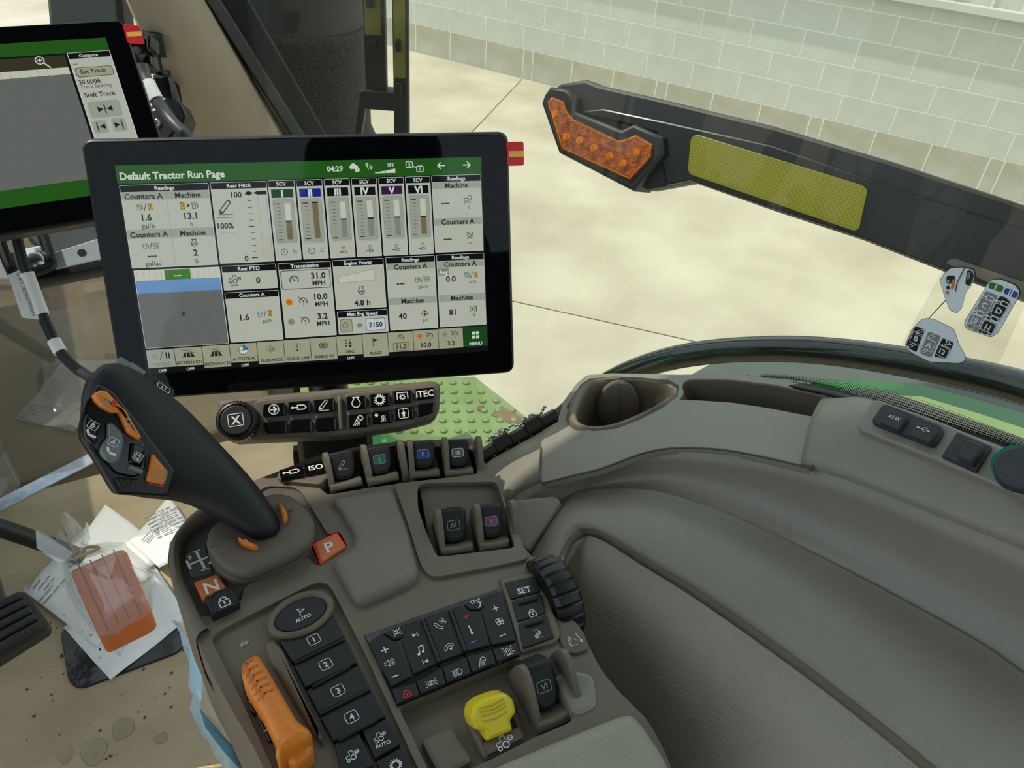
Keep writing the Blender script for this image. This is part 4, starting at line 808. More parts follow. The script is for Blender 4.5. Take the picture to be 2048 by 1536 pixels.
# ------------------------------------------------ bracket below the second display
BR = Fr(atd(110, 510, .98), (1, .02, 0), (0, .8, .6)); 
bpx = lambda *p: BR.pxs(ZP(*p))
t = thing('display_bracket', BR.P(0, 0, -.02), 'steel shelf bracket with bolt and black wire loop below the second display', 'bracket')
g = G(); g.prism(BR, bpx((-60, 720), (330, 690), (575, 612), (700, 580), (700, 720), (600, 738), (100, 850), (-60, 850)), -.004, 0, steel, .001); g.build('steel_plate', t)
g = G(); g.prism(BR, bpx((60, 860), (110, 830), (700, 715), (700, 775), (120, 890), (90, 880)), -.02, -.001, black, .003); g.build('front_lip', t)
ufr = rnd(bpx((60, 690), (260, 650), (320, 780), (100, 835)), .004); g = G(); g.prism(BR, ufr, -.001, .004, steel, .003); g.build('recess_plate', t)
lp3 = [BR.P(*q, .006) for q in bpx((0, 600), (30, 700), (70, 800), (110, 845), (250, 815), (320, 785), (310, 730), (255, 560))]; g = G(); g.tube(cr([tuple(p) for p in lp3], 5), .0055, black, 10); g.build('wire_loop', t)
c = bpx((205, 758))[0]; g = G(); g.loft([[BR.P(*p, h) for p in circ(*c, r, 18)] for r, h in ((.014, .004), (.014, .007), (.010, .011), (.004, .0128))], zinc); g.build('bolt_head', t)
c = bpx((503, 693))[0]; g = G(); g.prism(BR, circ(*c, .0045, 14), 0, .0004, blackp); g.build('hole', t)
# dark tray behind bracket
g = G(); g.prism(BR, bpx((150, 545), (570, 480), (700, 470), (700, 620), (300, 690), (250, 640)), -.03, -.012, mat('grey_glossy_bracket', (96, 102, 104), .2, nz=.1, nscale=8), .002); g.build('rear_plate', t)
# cable with white tags
cp = [atd(*q) for q in ((26, 440, .955), (36, 485, .95), (48, 530, .945), (66, 580, .94), (85, 630, .93), (105, 675, .92), (125, 710, .91), (150, 735, .90), (180, 755, .89), (230, 790, .88))]
cc = cr([tuple(p) for p in cp], 6)
t = thing('tagged_cable', cp[-1], 'black cable with two white tags hanging below the second display', 'cable')
g = G(); g.tube(cc, .0052, rubber, 10); g.build('cable_jacket', t)
g = G(); g.tube(cc[14:25], .0068, paper, 12); lb = g.build('label_sleeve', t)
lf = Fr(cc[18], cc[24] - cc[14], (0, 0, 1)); lf = Fr(cc[18], (cc[24] - cc[14]).cross(CAMP - cc[18]).cross(CAMP - cc[18]) * -1, (cc[24] - cc[14]).cross(CAMP - cc[18]))
lf = Fr(cc[19], cc[25] - cc[15], (CAMP - cc[19]).cross(cc[25] - cc[15]))
g = G(); g.prism(lf, [(-.028, .0), (-.024, -.016), (.022, -.018), (.03, .0)], .004, .0046, paper)
for k, s in enumerate(('.......', 'G BM 2024030404643', '..........')): g.text(lf, s, .0, -.002 - k * .005, .0052, .005, inkp, .0)
g.build('flag_label', lb, smooth=0)
g = G(); g.tube(cc[31:36], .0066, paper, 12); g.build('label_band', t)

# ------------------------------------------------ plugs on the pillar and upper cable
t = thing('cable_connector', atd(300, 110, 1.06), 'black locking connector plugged in behind the second display', 'connector')
KF = Fr(atd(300, 110, 1.06), CAMR @ Vector((.94, -.34, 0)), CAMR @ Vector((.34, .94, 0))); kp = lambda *p: KF.pxs(ZO(*p))
g = G(); g.prism(KF, kp((1375, 470), (1550, 440), (1600, 700), (1420, 680)), -.02, .012, gloss, .003); g.prism(KF, kp((1380, 380), (1540, 360), (1560, 470), (1390, 500)), -.02, .018, black, .003); g.build('plug_body', t)
for q in (((1400, 440), (1450, 430), (1420, 540), (1390, 540)), ((1500, 420), (1540, 420), (1550, 500), (1515, 510)), ((1580, 440), (1625, 430), (1630, 560), (1590, 590))): g = G(); g.prism(KF, kp(*q), .0, .022, gloss, .002); g.build('lock_tab', t)
g = G(); g.tube([KF.P(*kp((1470, 600))[0], .012), KF.P(*kp((1450, 680))[0], .020)], .0095, black, 14); g.build('cable_gland', t)
t = thing('upper_cable', atd(370, 275, .98), 'grey black cable with a white sleeve hanging from the pillar connector', 'cable')
gc = cr([tuple(atd(*q)) for q in ((284, 130, 1.035), (289, 150, 1.03), (300, 175, 1.02), (316, 205, 1.01), (335, 232, 1.0), (358, 258, .985), (392, 292, .97))], 6)
greyc = mat('grey_cable_sleeve', (70, 72, 72), .4, nz=.1)
g = G(); g.tube(gc, .0068, greyc, 12); g.build('cable_jacket', t)
g = G(); g.tube(gc[10:18], .0080, paper, 12); g.build('label_sleeve', t)
t = thing('mounting_swivel', atd(322, 230, 1.08), 'black swivel mount with screw on the beige pillar', 'mount')
SFm = Fr(atd(322, 230, 1.07), CAMR @ Vector((1, 0, 0)), CAMR @ Vector((0, 1, 0)))
c = SFm.px(332, 232); g = G(); g.prism(SFm, circ(*c, .024, 8), -.03, 0, black, .003); g.build('swivel_cap', t)
c = SFm.px(322, 255); g = G(); g.prism(SFm, circ(*c, .022, 20), -.03, .008, black, .004); g.build('ball_joint', t)
c = SFm.px(320, 252); g = G(); g.prism(SFm, circ(*c, .0055, 12), .007, .010, zinc, .001); g.line(SFm, [(c[0] - .003, c[1]), (c[0] + .003, c[1])], .001, .0105, blackp); g.line(SFm, [(c[0], c[1] - .003), (c[0], c[1] + .003)], .001, .0105, blackp); g.build('screw', t)
g = G(); g.prism(SFm, SFm.pxs([(295, 140), (330, 145), (338, 190), (330, 215), (300, 185)]), -.04, -.01, gloss, .004); g.build('arm', t)
for lab, q in (('upper black square pad on the beige pillar', ((1480, 345), (1660, 350), (1705, 590), (1600, 585))), ('lower black square pad on the beige pillar', ((1590, 745), (1745, 745), (1785, 970), (1640, 965)))):
    PP = Fr(atpl(*ZO(q[0])[0], Vector((0, 1.140, 0)), Vector((0, -1, 0))), (1, 0, 0), (0, 0, 1)); g = G(); g.prism(PP, PP.pxs(ZO(*q)), -.012, .004, rubber, .002); tag(g.build('pillar_pad'), lab, 'pad', 'pads on the pillar')
# ================================================================== BUTTON BAR UNDER THE DISPLAY
FBo = atd(660, 825, .635); FBu = FD.u.copy(); tl = math.radians(48); hz = Vector((-FBu.y * -1, 0, 0))
nh = Vector((FD.n.x, FD.n.y, 0)).normalized(); FBv = Vector((0, 0, 1)) * math.cos(tl) - nh * math.sin(tl)
FB = Fr(FBo, FBu, FBv); bp_ = lambda *p, h=0: FB.pxs(ZB(*p), h)
t = thing('display_keypad', FBo, 'taupe keypad bar with knurled knob and black keys below the tractor display', 'keypad')
ho = bp_((48, 250), (62, 222), (100, 208), (400, 180), (1000, 128), (1620, 76), (1655, 82), (1680, 105), (1686, 140), (1680, 280), (1660, 330), (1620, 362), (1400, 418), (960, 480), (500, 500), (160, 515), (115, 500), (92, 450))
g = G(); g.prism(FB, ho, -.030, 0, taupe_d, .004, 3); g.build('housing', t)
g = G(); g.prism(FB, rnd(bp_((325, 225), (900, 178), (915, 460), (345, 495), (325, 420)), .004), -.001, .0012, taupe_d, .001); g.prism(FB, rnd(bp_((985, 172), (1650, 112), (1660, 300), (1600, 350), (1000, 445)), .004), -.001, .0012, taupe_d, .001); g.build('key_field', t)
g = G(); g.prism(FB, rnd(bp_((932, 200), (964, 196), (976, 440), (948, 446)), .002), 0, .006, taupe, .003); g.build('divider', t)
keys = [(((385, 250), (545, 235), (552, 330), (385, 342)), ARROW), (((567, 232), (730, 220), (737, 315), (572, 326)), CYL), (((750, 218), (908, 205), (912, 302), (755, 312)), ARM), (((395, 380), (560, 368), (565, 465), (430, 472), (400, 440)), None), (((580, 365), (742, 355), (748, 455), (583, 465)), None), (((765, 352), (918, 340), (925, 440), (768, 452)), None),
 (((990, 195), (1140, 183), (1147, 278), (995, 292)), ENG), (((1162, 178), (1312, 165), (1318, 260), (1168, 273)), GEAR), (((1332, 155), (1478, 142), (1482, 235), (1337, 249)), PTO), (((1497, 138), (1640, 122), (1645, 205), (1502, 222)), 'iTEC'), (((1005, 328), (1155, 315), (1160, 412), (1010, 429)), LAMP), (((1172, 305), (1325, 290), (1330, 382), (1178, 399)), SNOW), (((1340, 280), (1488, 265), (1492, 354), (1345, 371)), UPBOX), (((1508, 252), (1645, 235), (1640, 300), (1600, 325), (1515, 345)), None)]
for q, ic in keys:
    p = bp_(*q, h=.005); g = G(); g.prism(FB, rnd(p, .0014, 3), .0005, .005, gloss, .0012, 2); k = g.build('key', t); cx = sum(a for a, _ in p[:4]) / 4; cy = sum(b for _, b in p[:4]) / 4
    rot = math.atan2(p[1][1] - p[0][1], p[1][0] - p[0][0])
    if ic:
        g = G()
        if isinstance(ic, str): f2 = FB.sub(cx, cy, 0, rot); g.text(f2, ic, 0, 0, .0072, .0053, whitep, .02)
        else: icon(g, FB, ic, cx, cy, .0047 if ic is not CYL else .0060, .0053, whitep, rot)
        g.build('symbol', k, smooth=0)
c = bp_((215, 385))[0]; g = G(); rr = []
for r, h, kn in ((.0155, 0, 0), (.0155, .002, 1), (.0150, .012, 1), (.0138, .0145, 0), (.0125, .015, 0), (.0120, .0135, 0)):
    rr.append([FB.P(c[0] + (r + (.0007 if kn and i % 2 else 0)) * math.cos(2 * PI * i / 72), c[1] + (r + (.0007 if kn and i % 2 else 0)) * math.sin(2 * PI * i / 72), h) for i in range(72)])
g.loft(rr, black); kn = g.build('knob', t, smooth=25)
g = G(); g.prism(FB, circ(*c, .0116, 32), .010, .0155, rubber, .001); g.build('knob_cap', kn)
g = G(); f2 = FB.sub(c[0], c[1], 0, .08); g.line(f2, rnd(rect(-.0055, -.0047, .0055, .0047), .0012, 3), .0006, .0158, whitep, True); g.text(f2, 'X', 0, 0, .0085, .0158, whitep, .03); g.build('symbol', kn, smooth=0)

# ================================================================== ARMREST CONSOLE
ZCON = .66
FC = Fr((0, 0, ZCON), (1, 0, 0), (0, 1, 0)); cp_ = lambda pts, h=0: FC.pxs(pts, h)
CON = thing('armrest_console', atz(760, 1230, ZCON - .10), 'taupe armrest control console with keys, levers and palm pad', 'console')
out_px = [(540, 1600), (532, 1536), (440, 1380), (405, 1304), (377, 1253), (359, 1214), (345, 1171), (337, 1128), (341, 1085), (361, 1052), (387, 1024), (440, 990), (505, 962), (551, 945), (600, 925), (650, 905), (800, 892), (930, 893), (959, 912), (980, 938), (997, 963), (1011, 1008), (1027, 1046), (1057, 1113), (1085, 1115), (1118, 1170), (1140, 1235), (1162, 1255), (1180, 1297), (1203, 1341), (1236, 1381), (1269, 1414), (1297, 1442), (1330, 1503), (1352, 1560), (1380, 1640), (900, 1750)]
OUT = smooth_closed(cp_(out_px), 1)
g = G(); g.prism(FC, inset(ccw(OUT), .0015), -.11, -.030, taupe, .0); body = g.build('body', CON)
g = G(); g.prism(FC, inset(ccw(OUT), .02), -.30, -.10, taupe_d); g.build('support', CON)
tray_px = ZC((500, 395), (300, 520), (205, 650), (190, 800), (215, 950), (290, 1130), (420, 1405), (520, 1390), (830, 1252), (860, 1090), (1520, 790), (1560, 860), (1640, 880), (1930, 700), (1840, 520), (1720, 560), (1450, 120), (1360, 70), (1100, 60))
strip_px = ZD((85, 480), (180, 400), (930, 25), (1020, 15), (1070, 60), (1330, 560), (1830, 1640), (640, 1640), (330, 960))
bay_px = ZF((785, 410), (840, 388), (1365, 378), (1410, 520), (1500, 860), (930, 930), (830, 690), (790, 570))
pock_px = ZE((372, 1062), (1300, 682), (1420, 745), (1540, 775), (1590, 800), (1735, 1140), (1700, 1185), (1430, 1300), (1050, 1490), (760, 1620), (640, 1620))
front_px = ZF((40, 400), (60, 235), (300, 160), (660, 110), (1180, 90), (1230, 320), (960, 360), (700, 385), (420, 425), (130, 475))
holes = [rnd(cp_(p), .004, 3) for p in (tray_px, strip_px, bay_px, pock_px, front_px)]
g = G(); g.plate(FC, OUT, holes, -.031, 0, taupe); g.build('top_cover', CON, bevel=.003, smooth=40)
g = G(); g.prism(FC, inset(ccw(cp_(tray_px, -.002)), -.007), -.031, -.002, traym); g.build('joystick_tray', CON)
g = G(); g.prism(FC, inset(ccw(cp_(strip_px, -.004)), -.001), -.031, -.004, olive, .001); g.build('strip_plate', CON)
bk = inset(ccw(cp_(bay_px, -.02)), -.006)
g = G(); g.prism(FC, inset(ccw(cp_(front_px, -.015)), -.004), -.031, -.014, taupe_d); g.build('front_bay_floor', CON)
# slanted bay bed for levers IV and V
q0 = cp_(ZF((800, 420), (1370, 392)), -.003); q1 = cp_(ZF((900, 930), (1510, 860)), -.013)
g = G(); a, b_ = q0; c_, d_ = q1
vs_ = [FC.P(*a, -.002), FC.P(*b_, -.002), FC.P(*d_, -.013), FC.P(*c_, -.013)]; lo = [v + Vector((0, 0, -.018)) for v in vs_]
g.add(vs_ + lo, [[3, 2, 1, 0], [4, 5, 6, 7], [0, 1, 5, 4], [1, 2, 6, 5], [2, 3, 7, 6], [3, 0, 4, 7]], taupe_d); g.build('bay_slope', CON, smooth=0, recalc=True)
# palm pad
palm = ZF((150, 490), (222, 470), (585, 415), (615, 440), (655, 560), (725, 740), (792, 1000), (785, 1062), (745, 1100), (400, 1252), (345, 1250), (310, 1210), (168, 955), (182, 912), (300, 852), (332, 800), (322, 740), (210, 560))
g = G(); g.prism(FC, rnd(cp_(palm, .007), [.004, .002, .004, .003, 0, 0, 0, .006, .006, .004, .004, .003, .004, .003, .004, .006, .006, 0], 3), -.001, .007, leather_d, .005, 3); o = g.build('palm_pad', CON); o['label'] = 'grained grey palm pad'
# right section panel seam (raised panel around levers IV, V)
sec = ZF((612, 392), (960, 352), (1200, 322), (1290, 330), (1372, 385), (1420, 520), (1500, 690), (1598, 942), (1330, 1000), (930, 1075), (870, 1060), (822, 1010), (790, 930), (700, 640))
g = G(); g.plate(FC, rnd(cp_(sec, .003), .004, 3), [rnd(cp_(bay_px, .003), .004, 3)], -.001, .003, taupe); g.build('valve_panel', CON, bevel=.0015, smooth=40)
# left rim
rim_o = [(390, 1280), (377, 1253), (359, 1214), (345, 1171), (337, 1128), (341, 1085), (361, 1052), (387, 1024), (440, 990)]
rim_i = ZC((500, 1520), (425, 1400), (288, 1135), (212, 955), (188, 800), (205, 645), (300, 515), (470, 395), (740, 240))
def samp(pts, h): return [Vector(p) for p in cr([(*q, 0) for q in cp_(pts, h)], 4)]
ro, ri = samp(rim_o, .003), samp(rim_i, .003); rows = []
for k, (t_, h) in enumerate(((0, -.06), (0, -.002), (.06, .003), (.25, .0055), (.6, .006), (.88, .0045), (1, .001), (1, -.012))):
    rows.append([FC.P(*a_.lerp(b_, t_).xy, h) for a_, b_ in zip(ro, ri)])
g = G(); g.loft(rows, taupe, False); g.build('rim', CON, smooth=50, recalc=True)
# rear armrest pad
pad = [(925, 1562), (1000, 1520), (1100, 1478), (1235, 1424), (1266, 1417), (1288, 1440), (1332, 1505), (1360, 1570), (1380, 1660), (980, 1720)]
g = G(); g.prism(FC, rnd(cp_(pad, .012), .006), -.03, .012, leather, .009, 4); o = g.build('armrest_pad', CON); o['label'] = 'grained armrest pad at the rear'
# pocket bed and small lid
g = G(); g.prism(FC, inset(ccw(cp_(pock_px, -.010)), -.003), -.031, -.010, taupe); g.build('pocket_floor', CON)
g = G(); g.prism(FC, rnd(cp_(ZE((540, 1310), (790, 1205), (960, 1480), (700, 1620)), -.004), .004), -.012, -.004, taupe, .003); g.build('pocket_lid', CON)
g = G(); g.prism(FC, rnd(cp_(ZE((1560, 800), (1720, 760), (1900, 800), (1935, 1060), (1745, 1150)), .002), .006), -.03, .002, taupe_l, .004); g.build('pocket_cover', CON)

IS = .62
def key(parent, pts, h0, h1, m, ic=None, isz=.006, im=None, bev=.0008, r=.001, rot=None, cpx=None, name='key', tx=None, tsz=.006, label=None):
    p = cp_(pts, h1); g = G(); g.prism(FC, rnd(p, r, 3), h0, h1, m, bev, 2); k = g.build(name, parent)
    if label: k['label'] = label
    c = cp_([cpx], h1)[0] if cpx else (sum(a for a, _ in p) / len(p), sum(b for _, b in p) / len(p)); rt = CROT if rot is None else rot
    if ic or tx:
        g = G()
        if ic: icon(g, FC, ic, c[0], c[1], isz * IS, h1 + .0003, im or whitep, rt)
        if tx: g.text(FC.sub(c[0], c[1], 0, rt), tx, 0, 0, tsz * .64, h1 + .0003, im or whitep, .02)
        g.build('symbol', k, smooth=0)
    return k
def sym(parent, items, h):
    """extra print on a key: (icon|text, px, size, mat)"""
    g = G()
    for ic, p, sz, m in items:
        c = cp_([p], h)[0]
        if isinstance(ic, str): g.text(FC.sub(c[0], c[1], 0, CROT), ic, 0, 0, sz * .58, h + .0003, m, .02)
        else: icon(g, FC, ic, c[0], c[1], sz * IS, h + .0003, m, CROT)
    g.build('symbol', parent, smooth=0)
CROT = math.radians(0)
ku = Vector(cp_([(990, 1175)])[0]) - Vector(cp_([(735, 1262)])[0]); CROT = math.atan2(ku.y, ku.x)
SROT = math.atan2(*(Vector(cp_([(690, 1235)])[0]) - Vector(cp_([(590, 1283)])[0])).yx)
# --- left key strip
g = G(); ol = [(820 + 232 * math.cos(a) * .905 + 118 * math.sin(a) * .42, 275 - 232 * math.cos(a) * .42 + 118 * math.sin(a) * .905) for a in [2 * PI * k / 36 for k in range(36)]]
oo = [(820 + 292 * math.cos(a) * .905 + 165 * math.sin(a) * .42, 275 - 292 * math.cos(a) * .42 + 165 * math.sin(a) * .905) for a in [2 * PI * k / 36 for k in range(36)]]
g.plate(FC, cp_(ZD(*oo), .003), [cp_(ZD(*ol), .003)], -.005, .004, olive); g.build('oval_ring', CON, bevel=.002, smooth=50)
k = key(CON, ZD(*ol), -.004, .002, keym, STEER, .0066, rot=SROT, cpx=ZD((822, 262))[0], r=0, label='oval steering key'); 
c = cp_(ZD((842, 312)), .002)[0]; g = G(); g.text(FC.sub(c[0], c[1], 0, SROT), 'AUTO', 0, 0, .0038, .0023, whitep, .02); g.build('symbol', k, smooth=0)
for n, q, c in (('1', ((648, 495), (700, 470), (1075, 262), (1185, 462), (760, 672)), (930, 488)), ('2', ((765, 690), (1195, 480), (1290, 670), (862, 880)), (1028, 690)), ('3', ((868, 898), (1298, 690), (1398, 880), (970, 1090)), (1128, 905)), ('4', ((978, 1112), (1405, 900), (1520, 1110), (1090, 1320)), (1238, 1120))):
    k = key(CON, ZD(*q), -.004, .001, keym, BOXN(n), .0066, rot=SROT, cpx=ZD(c)[0])
for a, b_ in (((770, 682), (1185, 478)), ((915, 875), (1230, 705)), ((975, 1100), (1390, 890)), ((1130, 1310), (1450, 1140))):
    g = G(); p = cp_(ZD(a, b_), .002); g.prism(FC, rnd([tuple(Vector(p[0]) + Vector((0, -.001))), tuple(Vector(p[1]) + Vector((0, -.001))), tuple(Vector(p[1]) + Vector((0, .001))), tuple(Vector(p[0]) + Vector((0, .001)))], .0008), 0, .0026, keym, .0007); g.build('key_ridge', CON)
k = key(CON, ZD((1100, 1340), (1295, 1245), (1420, 1520), (1160, 1620)), -.004, .0008, keym, TRACP, .0066, rot=SROT, cpx=ZD((1245, 1430))[0])
k = key(CON, ZD((1325, 1225), (1530, 1125), (1640, 1340), (1430, 1460)), -.004, .0008, keym, TRACP, .0062, rot=SROT, cpx=ZD((1470, 1280))[0]); sym(k, [('AUTO', ZD((1495, 1342))[0], .0055, whitep)], .0008)
k = key(CON, ZD((1440, 1480), (1650, 1365), (1770, 1620), (1520, 1640)), -.004, .0008, keym, GEAR, .006, rot=SROT, cpx=ZD((1600, 1515))[0])
# throttle slot and lever
g = G(); g.prism(FC, rnd(cp_(ZD((330, 780), (430, 590), (520, 700), (640, 900), (930, 1400), (760, 1520), (600, 1400), (400, 1010)), -.002), .004), -.006, -.0025, traym); sl_ = g.build('throttle_slot', CON)
g = G(); g.prism(FC, rnd(cp_(ZD((520, 510), (600, 470), (680, 560), (1000, 1290), (1010, 1330), (930, 1250), (560, 640)), .001), .003), -.005, .001, olive, .003, 3); g.build('guard_ridge', CON)
c = cp_(ZD((358, 515)), -.003)[0]; g = G(); icon(g, FC, RABBIT, c[0], c[1], .0040, -.0035, greyp, SROT); g.build('rabbit_symbol', CON, smooth=0)
for q, tx in ((((345, 850), (400, 900), (470, 1050), (450, 1110), (410, 1060)), None), (((470, 1140), (510, 1150), (600, 1330), (560, 1320)), None)):
    k = key(CON, ZD(*q), -.005, -.001, gloss, RABBIT, .0028, greyp, rot=SROT, name='speed_button')
lev = ZD((328, 705), (345, 640), (440, 580), (480, 592), (560, 720), (680, 930), (790, 1120), (890, 1190), (912, 1240), (862, 1292), (640, 1420), (605, 1390), (620, 1290), (500, 1040), (400, 880), (338, 780))
g = G(); g.prism(FC, rnd(cp_(lev, .020), .003, 3), -.004, .020, orange, .006, 4); lv = g.build('throttle_lever', CON); lv['label'] = 'orange hand throttle lever'
g = G(); g.prism(FC, rnd(cp_(ZD((690, 1400), (890, 1290), (932, 1390), (800, 1502), (740, 1490), (700, 1450)), .010), .004), -.004, .010, orange, .004, 3); g.build('lever_stem', lv)
g = G()
for k in range(6):
    a, b_ = cp_(ZD((352 + k * 24, 760 + k * 46), (440 + k * 34, 640 + k * 48)), .0203); m_ = cp_(ZD((375 + k * 30, 680 + k * 48)), .0203)[0]
    g.line(FC, [a, m_, b_], .0011, .0203, opedal)
g.build('grip_grooves', lv, smooth=0)
# --- black keypad
kb = ZE((112, 500), (1150, 138), (1322, 656), (366, 1050))
g = G(); g.prism(FC, cp_(kb, .002), -.001, .0015, gloss, .0008); kp0 = g.build('keypad_plate', CON)
def kk(q, ic, c, isz=.006, m=None, r=.001): return key(CON, ZE(*q), .001, .0030, keym, ic, isz, m, cpx=ZE(c)[0], r=r)
k = kk(((140, 560), (250, 490), (330, 545), (378, 545), (482, 820), (322, 905)), PLUS, (270, 622), .0042); sym(k, [(SPK, ZE((308, 722))[0], .0056, whitep), (MINUS, ZE((350, 825))[0], .004, whitep)], .003)
kk(((255, 485), (445, 408), (425, 480), (395, 525), (340, 538)), MUTE, (365, 482), .0056)
k = kk(((452, 408), (548, 375), (682, 720), (495, 808), (392, 540), (432, 490)), NEXT, (505, 505), .0042); sym(k, [(NOTE, ZE((550, 622))[0], .0062, whitep), (PREV, ZE((585, 712))[0], .0042, whitep)], .003)
k = kk(((575, 368), (760, 305), (888, 640), (700, 712)), TALK, (700, 420), .0072); sym(k, [(HANG, ZE((768, 602))[0], .0062, whitep)], .003)
k = kk(((790, 295), (870, 268), (920, 315), (1005, 318), (1085, 580), (905, 632)), PLUS, (905, 365), .0036, redp); sym(k, [(TEMP, ZE((935, 465))[0], .0066, whitep), (MINUS, ZE((960, 558))[0], .0036, bluep)], .003)
kk(((880, 262), (1065, 195), (1045, 270), (1005, 308), (930, 305)), VENT, (985, 262), .0066)
k = kk(((1072, 192), (1170, 160), (1290, 545), (1098, 582), (1015, 318), (1055, 275)), PLUS, (1128, 300), .004); sym(k, [(FAN, ZE((1160, 402))[0], .0060, whitep), (MINUS, ZE((1185, 508))[0], .004, whitep)], .003)
for q, ic, c, m in ((((325, 925), (505, 868), (540, 968), (368, 1042)), HAZ, (440, 960), redp), (((515, 862), (708, 755), (742, 882), (550, 962)), SIDEL, (630, 878), None), (((720, 750), (898, 672), (938, 800), (752, 876)), HEADL, (832, 795), None), (((908, 665), (1100, 618), (1132, 722), (948, 795)), LAMP, (1022, 715), None), (((1110, 612), (1292, 560), (1316, 652), (1142, 716)), BEAC, (1228, 632), None)): kk(q, ic, c, .006, m)
for a, b_ in (((560, 378), (692, 718)), ((774, 300), (896, 636))):
    g = G(); p = cp_(ZE(a, b_), .004); g.prism(FC, rnd([(p[0][0] - .0012, p[0][1]), (p[1][0] - .0012, p[1][1]), (p[1][0] + .0012, p[1][1]), (p[0][0] + .0012, p[0][1])], .0008), .001, .0048, keym, .001); g.build('key_ridge', CON)
# --- hitch set panel
g = G(); g.prism(FC, rnd(cp_(ZE((1170, 90), (1150, 60), (1440, 10), (1480, 30), (1640, 500), (1600, 560), (1330, 640)), .003), .003), -.01, .0035, olive, .002, 3); g.build('set_frame', CON)
for q, ic, c, tx in ((((1200, 97), (1440, 42), (1478, 165), (1250, 225)), None, (1350, 157), 'SET'), (((1256, 240), (1484, 180), (1522, 330), (1300, 400)), LOCK, (1412, 330), None), (((1306, 415), (1528, 345), (1585, 520), (1342, 608)), HITCHR, (1452, 495), None)):
    key(CON, ZE(*q), .003, .0048, keym, ic, .0064, cpx=ZE(c)[0], tx=tx, tsz=.010, rot=CROT - .12)
for a, b_ in (((1310, 256), (1455, 215)), ((1360, 428), (1500, 385))):
    g = G(); p = cp_(ZE(a, b_), .006); g.prism(FC, rnd([(p[0][0], p[0][1] - .0012), (p[1][0], p[1][1] - .0012), (p[1][0], p[1][1] + .0012), (p[0][0], p[0][1] + .0012)], .001), .004, .0065, keym, .001); g.build('key_ridge', CON)
k = key(CON, ZE((1620, 450), (1780, 445), (1862, 615), (1740, 652), (1680, 630), (1630, 560)), -.01, .002, taupe_d, HITCHD, .008, whitep, cpx=ZE((1740, 540))[0], r=.004, rot=CROT - .1)
# --- ribbed thumb wheel
wc = FC.P(*cp_([(1106, 1200)], -.014)[0], -.014); wu = Vector((math.cos(CROT), math.sin(CROT), 0)); WHF = Fr(wc, Vector((-wu.y, wu.x, 0)), (0, 0, 1))
def wheel_ring(r, h): return [WHF.P(r * math.cos(2 * PI * i / 144) * (1 - (.035 if i % 6 == 0 else 0)), r * math.sin(2 * PI * i / 144) * (1 - (.035 if i % 6 == 0 else 0)), h) for i in range(144)]
g = G(); g.loft([wheel_ring(r, h) for r, h in ((.018, -.0115), (.0290, -.0108), (.0312, -.008), (.032, 0), (.0312, .007), (.0290, .0098), (.018, .0105))], black); wh = g.build('thumb_wheel', CON, smooth=30); wh['label'] = 'ribbed black thumb wheel'
# --- P, N, lock keys and shift diagram
g = G(); g.prism(FC, rnd(cp_(ZC((1520, 690), (1560, 645), (1850, 515), (1940, 650), (1920, 720), (1650, 875), (1600, 850)), -.002), .003), -.03, -.002, traym, .002); g.build('park_block', CON)
g = G(); g.prism(FC, rnd(cp_(ZC((1568, 662), (1812, 538), (1912, 690), (1648, 862)), -.0005), .002), -.004, -.0002, redglow); g.build('park_light', CON)
key(CON, ZC((1578, 662), (1808, 548), (1898, 685), (1655, 848)), -.004, .002, orangep, tx='P', tsz=.021, r=.002, bev=.001, rot=SROT - .08, label='orange park key')
key(CON, ZC((345, 1045), (585, 962), (690, 1110), (440, 1240)), -.004, .003, orangep, tx='N', tsz=.021, r=.002, bev=.001, rot=SROT - .05, cpx=ZC((525, 1090))[0], label='orange neutral key')
k = key(CON, ZC((440, 1195), (725, 1078), (822, 1245), (528, 1388)), -.004, .007, rubber, LOCK, .0085, rot=SROT, cpx=ZC((652, 1240))[0], r=.002, bev=.0018)
g = G(); p = cp_(ZC((475, 1205), (545, 1195), (545, 1165), (575, 1150), (705, 1100), (720, 1130), (795, 1260), (540, 1360)), .0072); g.line(FC, p, .0010, .0074, black, True); g.build('key_edge', k, smooth=0)
key(CON, ZC((242, 760), (462, 672), (545, 950), (318, 1005)), -.004, -.0008, mat('grey_print_plate', (84, 86, 84), .5, nz=.05), SHIFTC, .0165, whitep, rot=SROT - .1, cpx=ZC((410, 830))[0], r=.003, name='shift_diagram')
# --- corner keys near the display post
iso = [(553, 950), (556, 937), (625, 928), (660, 918), (668, 940), (640, 965), (562, 957)]
g = G(); g.prism(FC, rnd(cp_(iso, .006), .003), -.03, .004, taupe_d, .002); g.build('corner_block', CON)
irot = math.atan2(*(Vector(cp_([(652, 920)], .007)[0]) - Vector(cp_([(558, 939)], .007)[0])).yx)
key(CON, [(558, 939), (605, 930), (608, 950), (561, 957)], .003, .007, gloss, CYL, .011, rot=irot)
key(CON, [(608, 929), (652, 920), (655, 940), (611, 949)], .003, .007, gloss, tx='ISO', tsz=.012, rot=irot)

